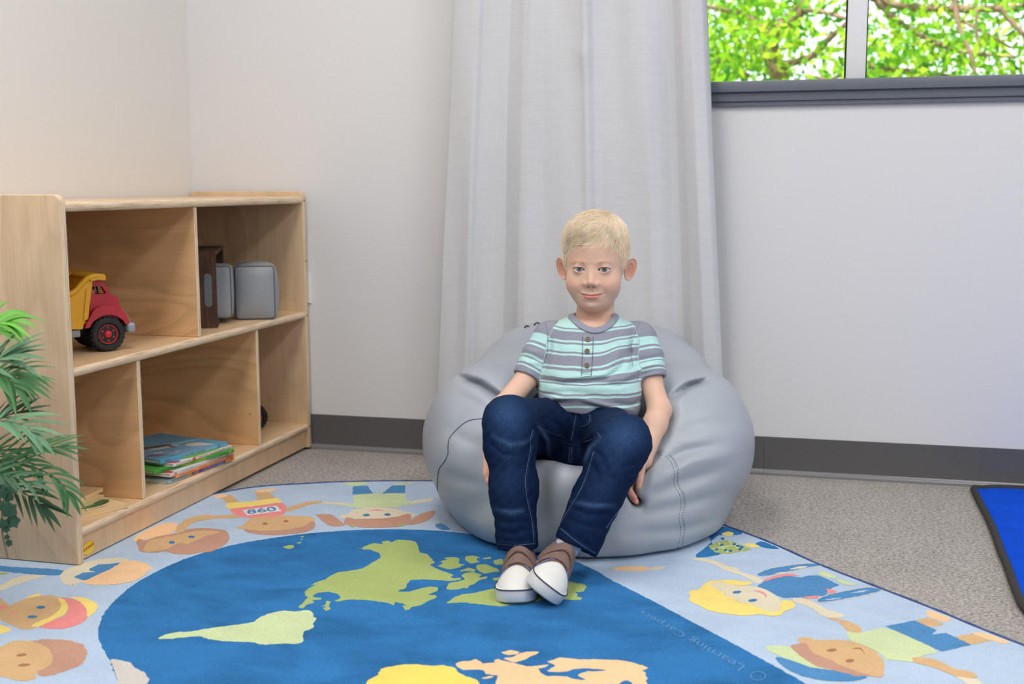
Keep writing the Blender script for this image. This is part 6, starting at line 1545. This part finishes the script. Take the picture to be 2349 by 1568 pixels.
# placket with buttons, seams
def patch(bv, px0, px1, rows, off, th=.0012, nx=7):
    """thin cloth strip laid on the surface; rows of (left px, right px, py)"""
    G = []
    for (l, r, y) in rows:
        for t in np.linspace(0, 1, nx):
            q = hit(bv, l+(r-l)*t, y, off*(1 if 0 < t < 1 else .15)); G.append(q if q is not None else G[-1])
    n = len(rows); idx = np.arange(n*nx).reshape(n, nx)
    return np.array(G), np.stack([idx[:-1, :-1], idx[1:, :-1], idx[1:, 1:], idx[:-1, 1:]], -1).reshape(-1, 4)
rows = [(1337.0-.2*i*.3, 1361.5-.4*i*.3, 768+i*3.2) for i in range(29)]
pv, pf = patch(SBV, 0, 0, rows, .0016)
build('placket', (pv, pf), [M_shirt], sh, smooth=180, M=LM, attrs={'stripe': stripe(pv)})
M_btn = mat('button_horn', (112, 98, 78), .35, var=.2, vscale=200); M_btn2 = mat('button_dark', (70, 58, 46), .4)
for px_, py_ in ((1348.4, 779), (1346.8, 806), (1346.3, 839)):
    q = hit(SBV, px_, py_, .0026); q2 = hit(SBV, px_+4, py_, 0); q3 = hit(SBV, px_, py_+4, 0); q1 = hit(SBV, px_, py_, 0)
    nn = np.cross(q3-q1, q2-q1); nn /= np.linalg.norm(nn); nn = nn if nn@rayL(px_, py_) < 0 else -nn
    Mb = Matrix.Translation(q) @ Vector(nn).to_track_quat('Z', 'Y').to_matrix().to_4x4(); b = MB()
    b.add(lathe([(.0056, -.001), (.0060, .0004), (.0057, .0013), (.0046, .0015), (.0042, .0009), (.0001, .0009)], 24, Mb), 0)
    for a in range(4): b.add(lathe([(.0005, 0), (.0005, .0012)], 8, Mb @ Matrix.Translation((.0012*math.cos(a*1.57), .0012*math.sin(a*1.57), .0))), 1)
    build('button', b, [M_btn, M_btn2], sh, smooth=40, M=LM)
def seam(bv, pts, parent, m, r=.0006, off=.0003, name='seam', per=6):
    P = drape(bv, cspline(pts, per), off)
    if len(P) > 2: return MB().add(tube(P, r, 5))
for pts in ([(1251, 742), (1256, 765), (1256, 800), (1248, 832)], [(1468, 740), (1456, 765), (1448, 800), (1452, 840)], [(1337, 772), (1336, 820), (1334, 862)], [(1361, 772), (1359, 820), (1356, 862)], [(1331, 856), (1356, 853)], [(1331, 865), (1356, 862)],
            [(1181, 850), (1208, 856), (1237, 866)], [(1460, 868), (1490, 861), (1521, 857)]):
    P = drape(SBV, cspline(pts, 6), .0020 if 1330 < pts[0][0] < 1365 else .0002)
    if len(P) > 3 and np.max(np.linalg.norm(np.diff(P, axis=0), axis=1)) < .02: build('stitching', MB().add(tube(P, .0005, 5)), [M_thread], sh, M=LM)
for nm, Ce, S, r in (('cuff', CAe, SA, .0312), ('cuff', CBe, SB, .0342)):
    pass
# ------------------------------------------------------------------ jeans
def denim():
    m, N, K, P = _m('denim'); a = N.new('ShaderNodeVertexColor'); a.layer_name = 'Col'
    n1 = _noise(N, K, 60, 3, (6, 6, .8), 'Object', .7); r = _ramp(N, K, n1.outputs[0], [(.3, (.80, .80, .82, 1)), (.7, (1.22, 1.2, 1.16, 1))])
    n2 = _noise(N, K, 420, 2); r2 = _ramp(N, K, n2.outputs[0], [(.3, (.8, .8, .82, 1)), (.7, (1.2, 1.2, 1.18, 1))])
    x = _mix(N, K, a.outputs[0], r.outputs[0], 1.0, 'MULTIPLY'); K.new(_mix(N, K, x, r2.outputs[0], 1.0, 'MULTIPLY'), P.inputs['Base Color'])
    P.inputs['Roughness'].default_value = .9; P.inputs['Specular IOR Level'].default_value = .12
    _bump(N, K, P, n2.outputs[0], .35, .001); return m
M_denim = denim(); M_dthread = mat('denim_thread', (104, 130, 176), .8); M_dseam = mat('denim_seam', (20, 36, 72), .85)
JP, JF = nets(jeans, (-.15, 2.18, .0), (.45, 2.72, .47), .0019); JP = relax(JP, JF, 1, .4)
px_, py_ = projL(*JP.T)
jc = np.tile(np.array(lin((10, 30, 62))[:3]), (len(JP), 1))
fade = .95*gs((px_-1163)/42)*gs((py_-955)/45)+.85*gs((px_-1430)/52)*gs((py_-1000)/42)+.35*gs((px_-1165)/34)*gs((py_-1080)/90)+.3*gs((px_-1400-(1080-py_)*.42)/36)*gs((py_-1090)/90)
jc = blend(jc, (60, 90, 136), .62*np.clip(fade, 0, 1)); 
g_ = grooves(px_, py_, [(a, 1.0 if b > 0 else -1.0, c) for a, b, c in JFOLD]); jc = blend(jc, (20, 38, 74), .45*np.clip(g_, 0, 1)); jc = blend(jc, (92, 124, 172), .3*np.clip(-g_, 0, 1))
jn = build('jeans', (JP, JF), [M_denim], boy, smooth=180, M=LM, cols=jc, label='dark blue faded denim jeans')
JBV = bvh_of(JP, JF)
lt = MB(); dk = MB()
def put(mb, pts, r, off=.0004, per=6):
    P = drape(JBV, cspline(pts, per), off)
    if len(P) < 4: return
    br_ = np.where(np.linalg.norm(np.diff(P, axis=0), axis=1) > .02)[0]+1
    for seg in np.split(P, br_):
        if len(seg) > 3: mb.add(tube(seg, r, 5))
for pts in ([(1222, 985), (1216, 1010), (1217, 1030), (1207, 1080), (1205, 1110), (1210, 1150), (1220, 1195), (1224, 1243)], [(1362, 1035), (1352, 1068), (1340, 1104), (1322, 1140), (1306, 1166), (1284, 1202)],
            [(1322, 948), (1317, 970), (1313, 990), (1309, 1010)], [(1233, 978), (1250, 987), (1268, 995), (1293, 1004)], [(1366, 1003), (1350, 1010), (1330, 1016)], [(1295, 1016), (1310, 1020), (1326, 1022)], [(1352, 950), (1353, 965), (1344, 975), (1334, 978)],
            [(1142, 1247), (1180, 1250), (1226, 1246)], [(1285, 1211), (1320, 1240), (1363, 1268)], [(1474, 1096), (1442, 1140), (1410, 1182), (1390, 1210)], [(1307, 1024), (1303, 1062)], [(1312, 1024), (1309, 1062)], [(1371, 992), (1378, 1005)]):
    put(lt, pts, .00042)
    put(dk, [(a+3.2, b+.6) for a, b in pts], .0010)
build('seam_thread', lt, [M_dthread], jn, M=LM, label='pale blue seam stitching'); build('felled_seam', dk, [M_dseam], jn, M=LM)
# ------------------------------------------------------------------ shoes
M_canvas = mat('brown_canvas', (122, 98, 92), .9, var=.12, vscale=90, bump=.3, bscale=900); M_strap = mat('brown_strap', (128, 104, 98), .9, var=.1, vscale=60, bump=.25, bscale=700)
M_rub = mat('white_rubber', (226, 226, 226), .5, var=.03, vscale=20); M_cap = mat('white_toe_cap', (230, 230, 226), .55, var=.02, vscale=20); M_navy = mat('navy_line', (58, 62, 84), .6)
M_tan = mat('tan_lining', (176, 96, 50), .7); M_lining = mat('blue_lining', (112, 130, 190), .8); M_sock = mat('pale_blue_sock', (196, 202, 222), .9, bump=.2, bscale=900); M_black = mat('sock_mark_black', (30, 30, 36), .8); M_fray = mat('frayed_thread', (170, 136, 92), .8)
def up_sdf(x, y, z):
    d = scap(x, y, z, (0, .031, .028), (0, .029, .050), .0285, .0275)
    d = smin(d, scap(x, y, z, (0, .043, .030), (0, .104, .021), .0315, .0295), .015)
    d = smin(d, sell(x, y, z, (0, .124, .017), (.0370, .047, .0245)), .015)
    d = smin(d, scap(x, y, z, (0, .064, .046), (0, .054, .062), .018, .015), .012)
    return d
def upper_f(x, y, z):
    d = up_sdf(x, y, z); d = smax(d, -scap(x, y, z, (0, .029, .046), (0, .023, .14), .0215, .024), .003)
    d = smax(d, z-.072, .002); d = smax(d, -(z-.008), .003); return d
def cap_f(x, y, z):
    d = up_sdf(x, y, z)-.0014; d = smax(d, -(y-.1000-x*x*16.0), .0012); return smax(d, -(z-.012), .002)
def strap_f(yc, off):
    def fn(x, y, z):
        d = np.abs(up_sdf(x, y, z)-off)-.0015
        w = .0088-.0030*sstep(.020, .040, x)
        d = smax(d, np.abs(y-yc-.06*x)-w, .0007); return smax(d, -(z-.024-.12*x), .002)
    return fn
SG = {k: nets(fn, (-.048, -.008, -.002), (.048, .196, .104), h) for k, fn, h in (('upper', upper_f, .0015), ('cap', cap_f, .0013), ('s1', strap_f(.0835, .0022), .0009), ('s2', strap_f(.0610, .0026), .0009))}
wy_ = [(.000, .0), (.003, .014), (.010, .0225), (.03, .0290), (.06, .0300), (.09, .0325), (.12, .0375), (.14, .0395), (.158, .0375), (.172, .0310), (.182, .0215), (.1875, .0110), (.189, 0)]
wy_ = [(y*.176/.189, w_) for y, w_ in wy_]
ol = cspline([(w_, y) for y, w_ in wy_]+[(-w_, y) for y, w_ in wy_[::-1][1:-1]], 4, closed=True)
def outline(k, dz): c = np.array([0, .088]); return [(c[0]+(a-c[0])*k, c[1]+(b-c[1])*k) for a, b in ol]
def sole_mesh():
    lv = [(.93, 0), (.985, .0012), (1.0, .004), (1.0, .018), (.99, .0235), (.965, .0250)]; n = len(ol); V = []; F = []
    for k, z in lv:
        for a, b in outline(k, z): V.append((a, b, z+.016*max(0, (b-.14)/.04)**2*.35))
    for i in range(len(lv)-1):
        for j in range(n): F.append((i*n+j, i*n+(j+1) % n, (i+1)*n+(j+1) % n, (i+1)*n+j))
    F.append(tuple(range(n-1, -1, -1))); F.append(tuple((len(lv)-1)*n+j for j in range(n))); return V, F
def make_shoe(Ms, lab, mirror):
    X = Ms @ Matrix.Diagonal((mirror, 1, 1, 1)) if mirror < 0 else Ms
    fl = (lambda F: F[:, ::-1]) if mirror < 0 else (lambda F: F)
    s = build('shoe', (SG['upper'][0], fl(SG['upper'][1])), [M_canvas], boy, smooth=180, M=X, label=lab)
    build('toe_cap', (SG['cap'][0], fl(SG['cap'][1])), [M_cap], s, smooth=180, M=X, label='white rubber toe cap')
    v, f = sole_mesh(); build('sole', (v, [q[::-1] for q in f] if mirror < 0 else f), [M_rub], s, smooth=50, M=X, label='white rubber sole')
    build('sole_line', MB().add(tube([(a, b, .0245+.016*max(0, (b-.14)/.04)**2*.35) for a, b in outline(.996, 0)], .0013, 6, closed=True)), [M_navy], s, smooth=180, M=X, label='navy line around the sole')
    for k in ('s1', 's2'): build('strap', (SG[k][0], fl(SG[k][1])), [M_strap], s, smooth=180, M=X, label='brown strap')
    bv = bvh_of(*SG['upper'])
    for sgx in (-1, 1):
        pts = []
        for t in np.linspace(0, 1, 12):
            x, y = sgx*(.014+.022*t), .090+.030*t**1.6
            h = bv.ray_cast(Vector((x, y, .2)), Vector((0, 0, -1)))
            if h[0] is not None: pts.append(np.array(h[0])+np.array(h[1])*.0008)
        if len(pts) > 3: build('lining_edge', MB().add(tube(pts, .0011, 6)), [M_lining], s, smooth=180, M=X, label='blue lining edge')
    tb = MB(); tb.add(rbox((-.004, .060, .056), (.006, .064, .0755), .001)); build('tongue_label', tb, [M_tan], s, M=X)
    fr_ = MB(); rg = np.random.default_rng(4)
    for yc in (.0925, .0690):
        for i in range(16):
            x = rg.uniform(-.024, .024); h = bv.ray_cast(Vector((x, yc-.10*x, .2)), Vector((0, 0, -1)))
            if h[0] is None: continue
            a = np.array(h[0])+[0, 0, .0025]; d = rg.normal(0, 1, 3)*[.004, .0015, .001]+[0, .0025, .001]; fr_.add(tube([a, a+d*.6+[0, 0, .001], a+d], .00022, 4))
    build('frayed_edge', fr_, [M_fray], s, M=X)
    return s
def shoe_matrix(toe_px, toe_py, hd, roll, pivot, lift=0.0, pitch=0.0):
    t = at_z(toe_px, toe_py, RUGT+.0006); p = np.array([t@LX, t@LY, RUGT+.0008+lift])
    d = np.array([hd[0], hd[1]])/np.hypot(*hd); ang = math.atan2(d[1], d[0])-math.pi/2
    return LM @ Matrix.Translation(p) @ Matrix.Rotation(ang, 4, 'Z') @ Matrix.Rotation(pitch, 4, 'X') @ Matrix.Rotation(roll, 4, 'Y') @ Matrix.Translation(-Vector(pivot))
MSA = shoe_matrix(1180, 1388, (-.10, -.99), math.radians(2.5), (0, .174, 0))
MSB = shoe_matrix(1278, 1386, (-.10, -.99), math.radians(-37), (-.0345, .148, 0.001))
make_shoe(MSA, 'brown two-strap shoe flat on the rug', 1); make_shoe(MSB, 'brown two-strap shoe tipped onto its outer edge', -1)
for nm, A_, K_, Ms in (('A', AA, KA, MSA), ('B', AB, KB, MSB)):
    c = np.array(LM.inverted() @ (Ms @ Vector((0, .030, .044)))); c2 = np.array(LM.inverted() @ (Ms @ Vector((0, .028, .070))))
    P_ = cspline([c, c2, A_*.75+c2*.25+[0, 0, .012], A_+(K_-A_)*.16], 6); b = MB(); b.add(tube(P_, np.linspace(.0235, .0265, len(P_)), 24))
    so_ = build('sock', b, [M_sock], boy, smooth=180, M=LM, label='pale blue ankle sock')
